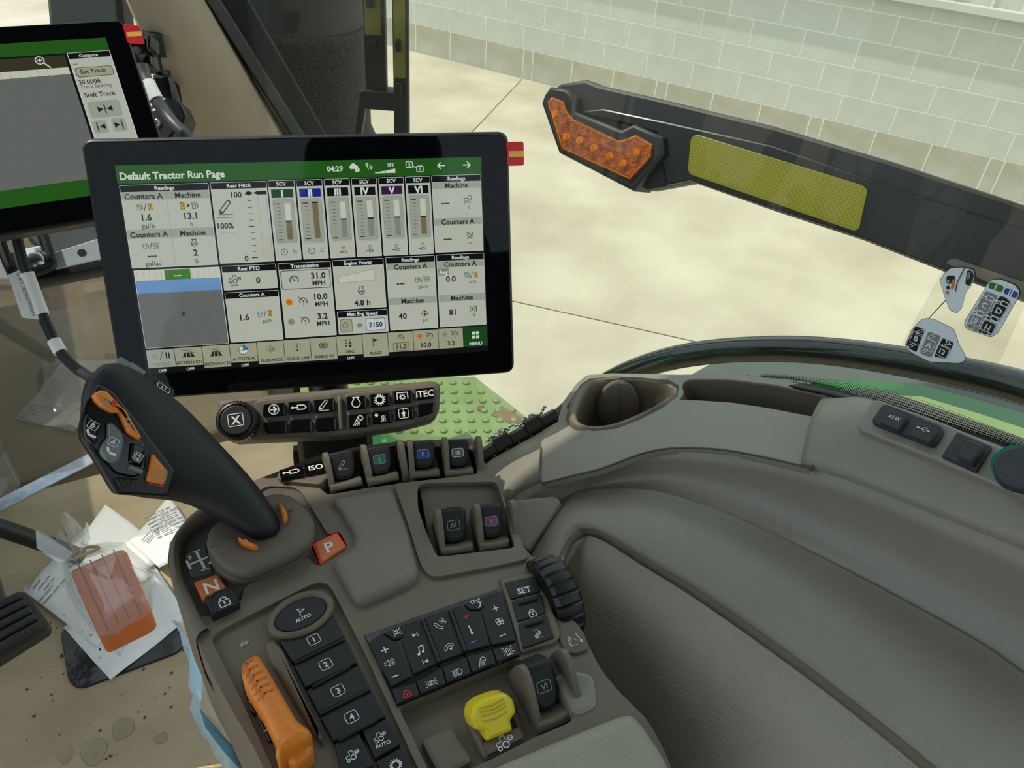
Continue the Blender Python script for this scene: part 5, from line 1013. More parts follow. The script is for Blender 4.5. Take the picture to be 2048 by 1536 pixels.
# --- paddle levers
plate_cols = dict(grey=(mat('grey_plate_print', (92, 94, 94), .5, nz=.05), whitep), green=(tealp, greyp), blue=(blueb, greyp), purple=(purplep, greyp), none=(None, greyp))
def lever(a, b_, h, txt, colr, sc_=1.0, fins=(1, 1), lean=0):
    A, B = Vector(cp_([a], h)[0]), Vector(cp_([b_], h)[0]); u = (B - A); wv = u.length; u.normalize(); rt = math.atan2(u.y, u.x)
    f = FC.sub(A.x, A.y, h, rt); s = sc_; lab = 'black paddle lever marked ' + (txt if txt != 'arm' else 'with a hitch arm')
    # slot
    g = G(); g.box(f, 0, wv, .008 * s, .040 * s, -.012, .0005, blackp); root = g.build('lever_slot', CON)
    fs = Fr(f.o, f.u, f.n)                                       # u right, v up, n = back towards driver
    # paddle: rounded shield facing the driver, leaning forward
    ang = math.radians(42 + lean); pv = f.v * math.sin(ang) + f.n * math.cos(ang)
    pf = Fr(f.P(wv / 2, .012 * s, .002), f.u, pv); hw = wv * .41; hh = .034 * s
    sh = [(-hw * .55, 0), (hw * .55, 0), (hw * .92, .010 * s), (hw, hh * .72), (hw * .98, hh * .95), (-hw * .98, hh * .95), (-hw, hh * .72), (-hw * .92, .010 * s)]
    g = G(); g.prism(pf, rnd(sh, .005 * s, 4), -.012 * s, .006 * s, rubber, .003 * s, 3); pd = g.build('paddle', CON); pd['label'] = lab
    g = G(); g.prism(pf, rnd([(x * .78, hh * .42 + (y - hh * .42) * .78) for x, y in sh], .005 * s, 4), .003, .0068 * s, rubber, .0008); g.build('paddle_face', pd)
    g = G(); pm, tm = plate_cols[colr]; r_ = rnd(rect(-.0046, hh * .5 - .0034, .0046, hh * .5 + .0034), .0015, 2); hz_ = .0072 * s
    if txt == 'arm': icon(g, pf, ARM, 0, hh * .48, .0055 * s, hz_, tm)
    else:
        if pm: g.poly(pf, r_, hz_ - .0001, pm)
        g.line(pf, r_, .0006 * s, hz_ + .0001, tm, True); g.text(pf, txt, 0, hh * .5, .0050, hz_ + .0002, tm, .02)
    g.build('symbol', pd, smooth=0)
    # front tab: slightly waisted bar
    tf = Fr(f.P(0, .0, 0), f.u, f.v * .5 + f.n * .86); g = G(); g.prism(tf, rnd([(wv * .01, 0), (wv * .99, 0), (wv * .99, .009 * s), (wv * .5, .0075 * s), (wv * .01, .009 * s)], .0015, 2), -.008 * s, .004, taupe, .0022, 3); g.build('lever_tab', CON)
    # fins
    for k, x in ((0, -.002), (1, wv + .002)):
        if not fins[k]: continue
        ff = Fr(f.P(x + .0022, 0, 0), f.v, f.n)
        pr = smooth_closed([(-.004 * s, -.012), (-.002 * s, .004 * s), (.010 * s, .020 * s), (.020 * s, .031 * s), (.028 * s, .034 * s), (.034 * s, .030 * s), (.042 * s, .010 * s), (.046 * s, -.012)], 1)
        g = G(); g.prism(ff, pr, -.0000, .0044, taupe, .0014, 2); g.build('lever_fin', CON)
zf = lambda p: ZF(p)[0]
lever(zf((148, 455)), zf((388, 400)), -.004, 'arm', 'none', .70)
lever(zf((425, 410)), zf((652, 362)), -.004, 'I', 'green', .70, fins=(0, 1))
lever(zf((728, 357)), zf((950, 337)), -.004, 'II', 'blue', .70)
lever(zf((985, 345)), zf((1198, 327)), -.004, 'III', 'grey', .70, fins=(0, 1))
lever(zf((950, 920)), zf((1195, 882)), -.006, 'IV', 'none', .76)
lever(zf((1235, 886)), zf((1460, 852)), -.006, 'V', 'purple', .76, fins=(0, 1))
ze = lambda p: ZE(p)[0]
lever(ze((1440, 1268)), ze((1715, 1148)), -.010, 'VI', 'none', .92, fins=(1, 1))
# --- yellow power take-off switch
zm = lambda *p: ZM(*p)
hsg = cp_(zm((360, 560), (400, 520), (700, 370), (750, 390), (835, 680), (815, 715), (530, 860), (490, 830)), -.006)
g = G(); g.prism(FC, rnd(hsg, .003), -.024, -.006, taupe, .003, 3); hb = g.build('switch_housing', CON)
key(CON, zm((500, 730), (780, 595), (810, 690), (530, 830)), -.007, -.004, taupe_d, TRACP, .0092, whitep, rot=CROT + .06, cpx=zm((665, 722))[0], name='switch_label')
g = G(); g.prism(FC, cp_(zm((470, 600), (720, 500), (770, 600), (495, 720)), -.0055), -.007, -.0052, blackp); g.build('switch_slot', CON)
yk = Fr(FC.P(*cp_(zm((610, 655)), -.004)[0], -.006), Vector((math.cos(CROT), math.sin(CROT), 0)), Vector((-math.sin(CROT), math.cos(CROT), 0)) * .75 + Vector((0, 0, .66)))
g = G(); W_ = .0142
g.prism(yk, rnd([(-W_ * .62, 0), (W_ * .62, 0), (W_ * .62, .006), (W_ * .95, .009), (W_, .016), (W_ * .78, .0215), (W_ * .30, .0230), (-W_ * .30, .0230), (-W_ * .78, .0215), (-W_, .016), (-W_ * .95, .009), (-W_ * .62, .006)], .002, 3), -.010, .006, yellow, .003, 3); y_ = g.build('yellow_switch', CON); y_['label'] = 'yellow power take-off knob'
ygr = mat('yellow_groove', (206, 180, 24), .5, nz=.03)
g = G()
for k, v in enumerate((.0195, .0172, .0150, .0118)): g.line(yk, [(-W_ * .55, v), (0, v - .0012), (W_ * .55, v)], .0010, .0063, ygr)
g.build('grip_grooves', y_, smooth=0)

# ================================================================== POST
PFc = Fr(atd(664, 925, .715), Vector((FD.u.x, FD.u.y, 0)), (0, 0, 1))
q = PFc.pxs([(600, 850), (735, 850)])
g = G(); g.prism(PFc, rnd(rect(q[0][0], -.10, q[1][0], .030), .004), -.035, 0, black, .002); t = thing('display_post', PFc.P(0, -.10, 0), 'black support post between keypad bar and armrest console', 'post'); g.build('post', t)
g = G(); g.prism(PFc, rect(q[0][0] - .004, -.10, q[0][0] + .001, .030), -.035, .001, taupe_d, .001); g.prism(PFc, rect(q[1][0] - .001, -.10, q[1][0] + .004, .030), -.035, .001, taupe_d, .001); g.build('edge_trim', t)
c = PFc.px(597, 928); g = G(); g.tube([PFc.P(c[0] - .004, c[1], -.01), PFc.P(c[0] + .008, c[1], -.01)], .010, black, 14); g.build('side_knob', t)
# joins display back to post
g = G(); A = FD.P(DW / 2, -DH * .55, -.058); B = PFc.P(sum(x for x, _ in q) / 2, .0, -.03); g.tube([A, A.lerp(B, .5) + Vector((.0, .02, 0)), B], .018, black, 14); g.build('neck', t)
# ================================================================== JOYSTICK
JOY = thing('joystick', atz(520, 1100, ZCON - .01), 'black multifunction joystick with orange buttons on a brown boot', 'joystick')
# boot: lower plate, upper dome with a hole for the stem
lowb = smooth_closed(cp_(ZC((470, 640), (490, 560), (620, 470), (1000, 240), (1250, 130), (1420, 190), (1540, 330), (1580, 480), (1560, 640), (1480, 760), (1300, 870), (900, 1020), (750, 1025), (600, 950), (500, 800)), .004), 1)
g = G(); g.prism(FC, lowb, -.0019, .0045, bootm, .004, 4); g.build('boot_base', JOY)
lb2 = smooth_closed(cp_(ZC((560, 950), (700, 1040), (870, 1075), (1000, 1030), (1300, 900), (1500, 760), (1000, 500)), -.006), 1)
g = G(); g.prism(FC, lb2, -.0019, .0002, bootm, .001, 2); g.build('boot_skirt', JOY)
upb = smooth_closed(cp_(ZC((458, 620), (478, 500), (540, 430), (700, 330), (900, 200), (1100, 110), (1300, 105), (1450, 200), (1560, 330), (1590, 450), (1555, 590), (1400, 720), (1100, 850), (900, 930), (750, 915), (600, 830), (520, 720)), .018), 1)
g = G(); n = len(upb); cen = Vector((sum(a for a, _ in upb) / n, sum(b for _, b in upb) / n)); top_c = Vector(cp_(ZC((1080, 520)), .012)[0]); rings = []
for k, h in ((.93, .004), (.95, .0075), (.99, .009), (1.0, .0115), (.98, .0145), (.92, .0165), (.8, .017), (.5, .014), (.2, .010)):
    rings.append([FC.P(*(cen.lerp(top_c, 1 - k) + (Vector(p) - cen) * k), h) for p in ccw(upb)])
g.loft(rings, bootm); bt = g.build('boot', JOY, smooth=60)
for a, b_ in ((ZC((520, 690), (640, 620), (780, 565)), None), (ZC((1310, 320), (1400, 290), (1520, 262)), None)):
    pp = [tuple(atz(x, y, ZCON + .0160)) for x, y in a]; g = G(); g.tube(cr(pp, 4), .0006, traym, 6); g.build('boot_seam', bt)
# grip: loft of rounded sections from tip to foot, measured as left / right silhouette points with depth
SEC = [((164, 752), (204, 722), .562, .013), ((150, 838), (240, 721), .560, .023), ((172, 888), (285, 740), .560, .025), ((205, 945), (328, 776), .562, .027), ((238, 996), (368, 802), .566, .028), ((305, 1007), (412, 846), .570, .027), ((358, 1006), (452, 896), .576, .025), ((404, 1024), (500, 948), .578, .024), ((450, 1052), (540, 1003), .581, .023), ((492, 1076), (562, 1043), .583, .022), ((515, 1090), (570, 1072), .586, .018)]
rings = []
SECc = []
for (l, r, d, dep) in SEC:
    L, R_ = atd(*l, d), atd(*r, d); SECc.append((L, R_, dep))
cents = [(a + b) / 2 for a, b, _ in SECc]
for i, (L, R_, dep) in enumerate(SECc):
    c = (L + R_) / 2; wv = (R_ - L) / 2; ax = (cents[min(i + 1, len(cents) - 1)] - cents[max(i - 1, 0)]).normalized()
    dv = wv.cross(ax); dv = dv.normalized() * dep
    if dv.dot(CAMP - c) < 0: dv = -dv
    ring = []
    for k in range(28):
        a = 2 * PI * k / 28; e = 2 / 2.7; ca, sa = math.cos(a), math.sin(a)
        ring.append(c + wv * (abs(ca) ** e * (1 if ca > 0 else -1)) + dv * (abs(sa) ** e * (1 if sa > 0 else -1)) - dv * .75)
    rings.append(ring)
g = G(); g.loft(rings, rubber); g.build('grip', JOY, smooth=80, sub=1, recalc=True)
# face plate frame on the front of the head
p3 = [atd(178, 880, .549), atd(320, 940, .556), atd(215, 770, .552)]
JF = Fr(p3[0], p3[1] - p3[0], p3[2] - p3[0])
if JF.n.dot(CAMP - JF.o) < 0: JF = Fr(p3[0], p3[1] - p3[0], -(p3[2] - p3[0]))
jp = lambda z, *p, h=0: JF.pxs(z(*p), h)
fp = rnd(jp(ZA, (185, 290), (200, 262), (240, 262), (330, 310), (520, 540), (640, 700), (790, 900), (785, 940), (735, 1095), (690, 1100), (350, 1085), (320, 1050), (190, 830), (80, 660), (80, 560), (130, 400)), .003)
g = G(); g.prism(JF, fp, -.012, .0015, black, .002, 3); g.build('face_plate', JOY)
cup = rnd(jp(ZA, (120, 380), (170, 340), (330, 470), (560, 700), (570, 890), (490, 960), (330, 930), (215, 800), (85, 650), (80, 570)), .004)
g = G(); g.prism(JF, cup, .0005, .003, gloss, .0015); g.build('button_well', JOY)
rk = rnd(jp(ZA, (178, 340), (195, 318), (240, 297), (280, 310), (340, 375), (380, 420), (420, 450), (470, 540), (540, 655), (515, 672), (430, 620), (385, 490), (370, 470), (320, 472), (240, 430), (190, 375), h=.012), .0014, 3)
g = G(); g.prism(JF, rk, .0015, .013, orange, .0025, 3); rk_ = g.build('orange_rocker', JOY); rk_['label'] = 'long orange speed rocker'
g = G()
for x, y in ((258, 408), (420, 545)): c = jp(ZA, (x, y), h=.0132)[0]; icon(g, JF, gauge(), c[0], c[1], .0036, .0133, greyp, -.6)
g.build('symbol', rk_, smooth=0)
g = G(); c = jp(ZA, (331, 400), h=.013)[0]; g.prism(JF, rnd(rect(c[0] - .0014, c[1] - .002, c[0] + .0014, c[1] + .002), .0006), .010, .0134, redp); g.build('red_mark', rk_)
def jkey(pts, h, m, mk, lab=None, r=.002, bev=.002):
    g = G(); g.prism(JF, rnd(jp(ZA, *pts, h=h), r, 3), .001, h, m, bev, 3); k = g.build('button', JOY)
    if lab: k['label'] = lab
    if mk:
        g = G()
        for kind, x, y, sz, mm_ in mk:
            c = jp(ZA, (x, y), h=h)[0]; f2 = JF.sub(c[0], c[1], 0, JR)
            if kind == 'v': g.line(f2, [(-sz, sz * .5), (-sz * .3, -sz * .2), (sz, -sz * .1)], sz * .5, h + .0003, mm_)
            elif kind == 'tr': icon(g, JF, TRAC, c[0], c[1], sz, h + .0003, mm_, JR)
            else: g.text(f2, kind, 0, 0, sz, h + .0003, mm_, .02); g.line(f2, rnd(rect(-sz * .62, -sz * .52, sz * .62, sz * .52), sz * .2, 2), sz * .08, h + .0003, mm_, True)
        g.build('symbol', k, smooth=0)
    return k
jr = Vector(JF.px(305, 925)) - Vector(JF.px(268, 905)); JR = math.atan2(jr.y, jr.x)
jkey(((100, 540), (130, 470), (190, 520), (215, 590), (205, 690), (170, 712), (100, 650)), .008, gloss, [('B', 172, 565, .0046, whitep), ('v', 155, 632, .0030, whitep)], 'black rocker button with white letter B')
jkey(((285, 550), (320, 545), (400, 620), (412, 700), (375, 830), (330, 855), (260, 820), (225, 760), (245, 700), (285, 660)), .010, greyk, [('A', 325, 690, .0046, whitep), ('v', 305, 765, .0030, whitep)], 'grey rocker button with white letter A')
jkey(((455, 690), (570, 735), (545, 885), (440, 850)), .006, gloss, [('12', 508, 800, .0044, whitep)], 'black button with number 12')
jkey(((615, 780), (632, 782), (742, 915), (715, 1005), (690, 1008), (575, 985), (578, 965)), .006, orange, [('tr', 675, 930, .0046, greyp)], 'orange button with tractor symbol')
g = G()
for x0 in (578, 618, 660): g.poly(JF, jp(ZA, (x0, 992 + (x0 - 578) * .2), (x0 + 34, 998 + (x0 - 578) * .2), (x0 + 36, 1010 + (x0 - 578) * .2), (x0 + 3, 1004 + (x0 - 578) * .2)), .0019, redp)
g.build('red_marks', JOY, smooth=0)
wring = jp(ZA, (325, 955), (515, 965), (505, 1068), (370, 1050)); g = G(); g.prism(JF, rnd(wring, .003), .001, .0045, rubber, .002); rl = g.build('roller', JOY)
g = G(); W4 = [Vector(p) for p in wring]
for k in range(9):
    a, b_ = W4[0].lerp(W4[1], (k + .5) / 9), W4[3].lerp(W4[2], (k + .5) / 9); a, b_ = a.lerp(b_, .08), a.lerp(b_, .92)
    d = Vector((.0008, 0)); g.prism(JF, [tuple(a - d), tuple(a + d), tuple(b_ + d), tuple(b_ - d)], .004, .0058, black, .0004)
g.build('roller_ribs', rl)
g = G(); pts = jp(ZA, (430, 860), (540, 900), (525, 935), (415, 890)); g.prism(JF, rnd(pts, .001), .002, .0065, greyk, .001); g.build('lower_switch', JOY)
# top keys on the far shoulder of the grip
def skey(x, y, wv, hv, m, txt=None):
    P_ = atd(x, y, .572); u_ = (atd(368, 802, .566) - atd(262, 730, .560)).normalized(); out_ = (atd(328, 776, .562) - atd(205, 945, .562)).normalized(); n_ = (out_ * .8 + (CAMP - P_).normalized() * .6).normalized()
    f = Fr(P_, u_, n_.cross(u_)); g = G(); g.prism(f, rnd(rect(-wv, -hv, wv, hv), .002), -.010, .0005, m, .0012, 2); k = g.build('shoulder_button', JOY)
    if txt: g = G(); g.line(f, rnd(rect(-.0045, -.0026, .0045, .0026), .001, 2), .0005, .0008, whitep, True); g.text(f, txt, 0, 0, .0045, .0008, whitep, .02); g.build('symbol', k, smooth=0)
skey(256, 731, .0070, .0042, greyk); skey(280, 745, .0080, .0050, greyk); skey(305, 762, .0065, .0055, gloss); skey(326, 777, .0075, .0060, gloss, '11')
# orange release tabs at the stem foot
for a in (ZC((1195, 215), (1250, 240), (1300, 310), (1305, 370), (1265, 405), (1240, 330)), ZC((790, 565), (900, 620), (1010, 660), (960, 672), (850, 640), (800, 600))):
    g = G(); g.prism(FC, rnd(FC.pxs(a, .019), .002), .009, .0195, orange, .003, 3); g.build('release_tab', JOY)
# ================================================================== CUP HOLDER SHELF
P1, P2, P3 = atd(1250, 790, .735), atd(1620, 937, .603), atd(1400, 908, .635)
SH = Fr(P1, P2 - P3, P1 - P3)
if SH.n.dot(CAMP - P1) < 0: SH = Fr(P1, P2 - P3, P3 - P1)
sp_ = lambda *p, h=0: SH.pxs(ZH(*p), h)
CUP = thing('cup_holder_shelf', P3, 'taupe cup holder and phone tray unit on the side panel', 'cup holder')
outer = sp_((360, 660), (355, 850), (362, 885), (385, 893), (560, 850), (700, 815), (900, 740), (1030, 712), (1150, 705), (1350, 715), (1600, 760), (1820, 812), (1850, 800), (2048, 490), (2010, 420), (1880, 370), (1700, 330), (1500, 303), (1300, 294), (1120, 298), (950, 294), (750, 290), (610, 300), (555, 345), (478, 450), (440, 600))
slot = sp_((1128, 420), (1140, 395), (1128, 355), (1150, 328), (1200, 320), (1400, 325), (1650, 355), (1850, 400), (1975, 440), (1990, 455), (1940, 525), (1915, 535), (1850, 528), (1600, 480), (1400, 450), (1200, 437), (1110, 436))
zr = (atd(1250, 800, .742)).z
rim_in = ZH((612, 372), (650, 342), (760, 326), (900, 330), (1040, 346), (1078, 366), (1070, 402), (1000, 452), (880, 512), (760, 560), (660, 580), (598, 570), (562, 545), (556, 490))
rim_out = ZH((578, 350), (630, 318), (755, 308), (900, 312), (1060, 328), (1112, 358), (1104, 420), (1020, 482), (895, 545), (775, 592), (650, 606), (570, 592), (520, 545), (500, 470))
rin = smooth_closed([tuple(atz(x, y, zr)) for x, y in rim_in], 1); rout = smooth_closed([tuple(atz(x, y, zr)) for x, y in rim_out], 1)
cc_ = sum((Vector(p) for p in rin), Vector()) / len(rin)
hole = [SH.loc(atpl(*xy, SH.o, SH.n)) for xy in rim_out]
g = G(); g.plate(SH, rnd(outer, .003, 2), [rnd(slot, .004, 2), hole], -.005, 0, taupe_l); g.build('shelf_face', CUP, bevel=.003, smooth=50)
seamp = [tuple(SH.P(*q, .0008)) for q in sp_((362, 700), (357, 850), (364, 885), (387, 891), (560, 848), (700, 813), (900, 738), (1030, 710), (1150, 703), (1350, 713), (1600, 758), (1820, 810), (1852, 798), (2040, 500))]
g = G(); g.tube(cr(seamp, 3), .0009, traym, 6); g.build('seam', CUP)
# cup collar: outer wall, rolled rim, inner wall, floor
R_ = []
def scl(ring, k, dz, c=None): c = c or cc_; return [c + (Vector(p) - c) * k + Vector((0, 0, dz)) for p in ring]
R_.append([Vector(p) + (Vector(p) - cc_) * .12 + Vector((0, 0, -.075)) for p in rout]); R_.append([Vector(p) + (Vector(p) - cc_) * .05 + Vector((0, 0, -.040)) for p in rout]); R_.append([Vector(p) + Vector((0, 0, -.012)) for p in rout]); R_.append([Vector(p) + Vector((0, 0, -.003)) for p in rout])
R_.append([Vector(a).lerp(Vector(b_), .3) + Vector((0, 0, .0005)) for a, b_ in zip(rout, rin)]); R_.append([Vector(a).lerp(Vector(b_), .7) + Vector((0, 0, .0005)) for a, b_ in zip(rout, rin)]); R_.append([Vector(p) + Vector((0, 0, -.003)) for p in rin]); R_.append(scl(rin, .98, -.012)); R_.append(scl(rin, .92, -.07)); R_.append(scl(rin, .85, -.073))
g = G(); g.loft(R_, taupe, True, (False, True)); g.build('cup_collar', CUP, smooth=60, recalc=True)
# spring flap inside
fpx = atd(1236, 815, .775); ff = Fr(fpx, (CAMR @ Vector((1, .1, 0))), Vector((0, 0, 1)))
g = G(); rr = []
for k, h in ((1, -.006), (1, 0), (.9, .002), (.6, .0032), (.15, .0036)): rr.append([ff.P(x, y, h) for x, y in circ(0, 0, .021 * k, 20, .030 * k)])
g.loft(rr, taupe_d); g.build('spring_flap', CUP, smooth=50)
g = G(); g.tube([ff.P(.002, .026, .0022), ff.P(.001, 0, .0038), ff.P(-.002, -.026, .0022)], .0007, traym, 6); g.build('flap_seam', CUP)
g = G(); n = len(slot); s2 = ccw(rnd(slot, .004, 2)); g.loft([[SH.P(*p, -.002) for p in s2], [SH.P(*p, -.030) for p in inset(s2, .003)]], taupe_d, True, (False, True)); o = g.build('tray_pocket', CUP, smooth=50)
bm = bmesh.new(); bm.from_mesh(o.data); bmesh.ops.reverse_faces(bm, faces=bm.faces); bm.to_mesh(o.data); bm.free()

# ================================================================== SOCKETS ON THE LEDGE
Q1, Q2, Q3 = atd(1760, 850, .602), atd(2000, 950, .569), atd(1960, 860, .592)
OF = Fr(Q1, Q2 - Q1, Q3 - Q1)
if OF.n.dot(CAMP - Q1) < 0: OF = Fr(Q1, Q2 - Q1, Q1 - Q3)
op = lambda *p, h=0: OF.pxs(ZI(*p), h)
g = G(); g.prism(OF, rnd(op((328, 1055), (405, 915), (450, 905), (800, 1030), (1274, 1230), (1500, 1340), (1500, 1580), (1274, 1460), (800, 1260), (340, 1080)), .004), -.012, .0, taupe_l, .002, 3); o = g.build('socket_plate', side)
OA = math.atan2(*(Vector(op((780, 1110))[0]) - Vector(op((520, 1010))[0])).yx)
ptm = mat('charcoal_rubber_cap', (52, 54, 58), .6, nz=.06, nscale=60, bump=.1)
t = thing('media_port_cover', OF.P(*op((620, 1070))[0]), 'charcoal double port cover with AUX and usb flaps', 'port cover')
g = G(); g.prism(OF, rnd(op((412, 1040), (470, 955), (500, 950), (810, 1075), (822, 1100), (775, 1180), (750, 1185), (430, 1060)), .002), -.001, .004, ptm, .0015, 2); g.build('port_base', t)
for q, tx, c in ((((450, 1035), (500, 955), (615, 1000), (560, 1080)), 'AUX', (538, 1012)), (((620, 1105), (670, 1030), (785, 1075), (735, 1150)), USB, (705, 1080))):
    g = G(); g.prism(OF, rnd(op(*q, h=.008), .0015), .003, .008, ptm, .0012, 2); k = g.build('flap', t); c = op(c, h=.008)[0]; g = G()
    if isinstance(tx, str): g.text(OF.sub(c[0], c[1], 0, OA), tx, 0, 0, .0042, .0083, whitep, .01)
    else: icon(g, OF, tx, c[0], c[1], .0046, .0083, whitep, OA)
    g.build('symbol', k, smooth=0)
t = thing('square_socket_cover', OF.P(*op((950, 1215))[0]), 'charcoal square socket cover with a raised flap', 'socket cover')
g = G(); g.prism(OF, rnd(op((808, 1240), (895, 1105), (1095, 1190), (1005, 1330)), .001), -.001, .003, ptm, .001); g.build('cover_base', t)
g = G(); g.prism(OF, rnd(op((892, 1210), (945, 1122), (1048, 1160), (985, 1258), (900, 1228), h=.010), .002), .002, .010, ptm, .002, 3); g.build('flap', t)
t = thing('power_outlet', OF.P(*op((1235, 1300))[0]), 'round power outlet with charcoal cap and clear teal ring', 'outlet')
c = op((1262, 1318))[0]; teal = mat('clear_teal_ring', (20, 130, 112), .12, nz=.15, nscale=20, coat=.6)
g = G(); g.loft([[OF.P(*p, h) for p in circ(*c, r, 32)] for r, h in ((.0150, -.004), (.0160, .002), (.0160, .007), (.0145, .009))], teal); g.build('teal_ring', t)
c = op((1278, 1285), h=.014)[0]; g = G(); g.prism(OF, circ(*c, .0162, 32), .008, .0140, ptm, .002, 3); g.prism(OF, rnd(rect(c[0] - .008, c[1] + .012, c[0] + .008, c[1] + .021), .003), .008, .0132, ptm, .002); g.build('cap', t)

# ================================================================== CLEAR DECAL ON THE WINDOW
wpa, wpb = atd(1720, 790, .655), atd(2022, 897, .610); wpd = (wpb - wpa) * Vector((1, 1, 0)); wpn = Vector((wpd.y, -wpd.x, 0)).normalized(); wpn = wpn if wpn.dot(CAMP - wpa) > 0 else -wpn
d0, d1 = (atpl(x, y, wpa + wpn * .004, wpn) for x, y in ((1830, 600), (2030, 620))); d1.z = d0.z
DF = Fr(d0, d1 - d0, Vector((0, 0, 1)))
if DF.n.dot(CAMP - d0) < 0: DF = Fr(d0, d0 - d1, Vector((0, 0, 1)))
dp = lambda *p: DF.pxs(ZI(*p))
t = thing('control_decal', DF.P(*dp((760, 400))[0]), 'clear window decal with joystick button diagrams', 'decal')
g = G(); g.prism(DF, rnd(dp((855, 97), (1330, 260), (1090, 800), (1000, 830), (570, 605)), .004), 0, .0002, decalfilm); g.build('film', t, smooth=0)
dgrey = mat('pale_blue_grey_print', (216, 228, 230), .5, nz=.02); dmid = mat('mid_grey_print', (128, 134, 138), .5, nz=.02); orp = mat('orange_print', (214, 112, 34), .5, nz=.02)
DR = math.atan2(*(Vector(dp((1250, 305))[0]) - Vector(dp((1085, 235))[0])).yx)
def dl(name, items):
    g = G()
    for k, (kind, a, m) in enumerate(items):
        h = .0006 + k * .00008
        if kind == 'f': g.poly(DF, rnd(dp(*a), .0012, 2), h, m)
        elif kind == 'l': g.line(DF, dp(*a), .0006, h, m)
        elif kind == 't':
            s, p, sz, bx = a; c = dp(p)[0]; f2 = DF.sub(c[0], c[1], 0, DR); g.text(f2, s, 0, 0, sz * .66, h, m, .02)
            if bx: g.line(f2, rnd(rect(-bx * .72, -sz * .5, bx * .72, sz * .5), .001, 2), .0004, h, m, True)
        elif kind == 'i': ic, p, sz = a; c = dp(p)[0]; icon(g, DF, ic, c[0], c[1], sz * .75, h, m, DR)
    o = g.build(name, t, smooth=0); return o
ring_out = ((860, 160), (930, 155), (990, 170), (998, 210), (975, 260), (945, 300), (925, 380), (895, 412), (855, 395), (830, 330), (800, 230), (830, 185))
dl('grip_drawing', [('l', ((905, 262), (735, 445)), blackp), ('f', tuple((x + (x - 900) * .03, y + (y - 285) * .03) for x, y in ring_out), blackp), ('f', ring_out, dgrey), ('f', ((840, 200), (885, 200), (888, 225), (850, 255), (835, 225)), blackp), ('f', ((830, 225), (855, 222), (858, 245), (838, 250)), dmid), ('f', ((868, 225), (888, 218), (880, 275), (862, 282)), orp), ('f', ((835, 282), (855, 290), (848, 310), (832, 302)), orp), ('f', ((835, 258), (858, 258), (855, 280), (840, 280)), blackp), ('f', ((955, 170), (985, 172), (995, 205), (970, 262), (945, 250)), blackp), ('f', ((960, 180), (975, 180), (975, 215), (955, 225)), dmid), ('l', ((940, 160), (900, 240), (890, 290)), blackp)])
pl_ = ((1095, 225), (1140, 222), (1225, 255), (1252, 290), (1245, 320), (1130, 525), (1090, 550), (960, 505), (940, 480), (945, 455), (1070, 250))
dl('key_drawing', [('f', tuple((x + (x - 1095) * .03, y + (y - 385) * .02) for x, y in pl_), blackp), ('f', pl_, dgrey), ('f', ((1085, 235), (1165, 262), (1150, 298), (1072, 270)), greenp), ('f', ((1175, 268), (1248, 298), (1232, 332), (1158, 300)), blueb), ('t', ('I', (1118, 266), .0085, 0), whitep), ('t', ('II', (1202, 300), .0085, 0), whitep),
  ('f', ((1062, 288), (1130, 315), (1062, 445), (985, 415)), dmid), ('f', ((1140, 318), (1165, 320), (1198, 345), (1195, 365), (1130, 465), (1065, 445)), blackp), ('f', ((980, 418), (1050, 445), (1012, 520), (950, 490)), dmid), ('f', ((1060, 450), (1125, 475), (1090, 540), (1018, 520)), blackp),
  ('t', ('C', (1056, 368), .0085, .0052), whitep), ('t', ('D', (1138, 400), .0085, .0052), whitep), ('t', ('10', (1002, 450), .0072, .0055), whitep), ('t', ('11', (1078, 490), .0072, .0055), whitep), ('i', (CYL, (1080, 325), .0062), whitep), ('i', (CYL, (1022, 408), .0062), whitep), ('i', (CYL, (1162, 355), .0062), whitep), ('i', (CYL, (1105, 440), .0062), whitep), ('i', (ENG, (985, 482), .004), whitep), ('i', (ENG, (1065, 518), .004), whitep)])
hp = ((720, 445), (765, 450), (860, 495), (880, 510), (905, 590), (945, 660), (935, 690), (910, 698), (740, 690), (640, 640), (605, 610), (605, 590), (640, 510), (690, 455))
dl('head_drawing', [('f', tuple((x + (x - 770) * .02, y + (y - 575) * .02) for x, y in hp), blackp), ('f', hp, dgrey), ('f', ((660, 488), (715, 508), (665, 638), (608, 605), (612, 580)), blackp), ('f', ((735, 518), (805, 545), (750, 668), (680, 640)), dmid), ('f', ((815, 555), (880, 582), (835, 675), (765, 660)), blackp), ('t', ('B', (665, 558), .0085, .005), whitep), ('t', ('A', (738, 595), .0085, .005), whitep), ('t', ('12', (815, 632), .0075, .0056), whitep), ('i', (ARM, (690, 520), .0045), whitep), ('i', (ARM, (640, 600), .0045), whitep), ('i', (ARM, (760, 548), .0045), whitep), ('i', (ARM, (712, 632), .0045), whitep), ('i', (STEER, (842, 588), .0050), whitep), ('t', ('AUTO', (836, 605), .0035, 0), whitep)])

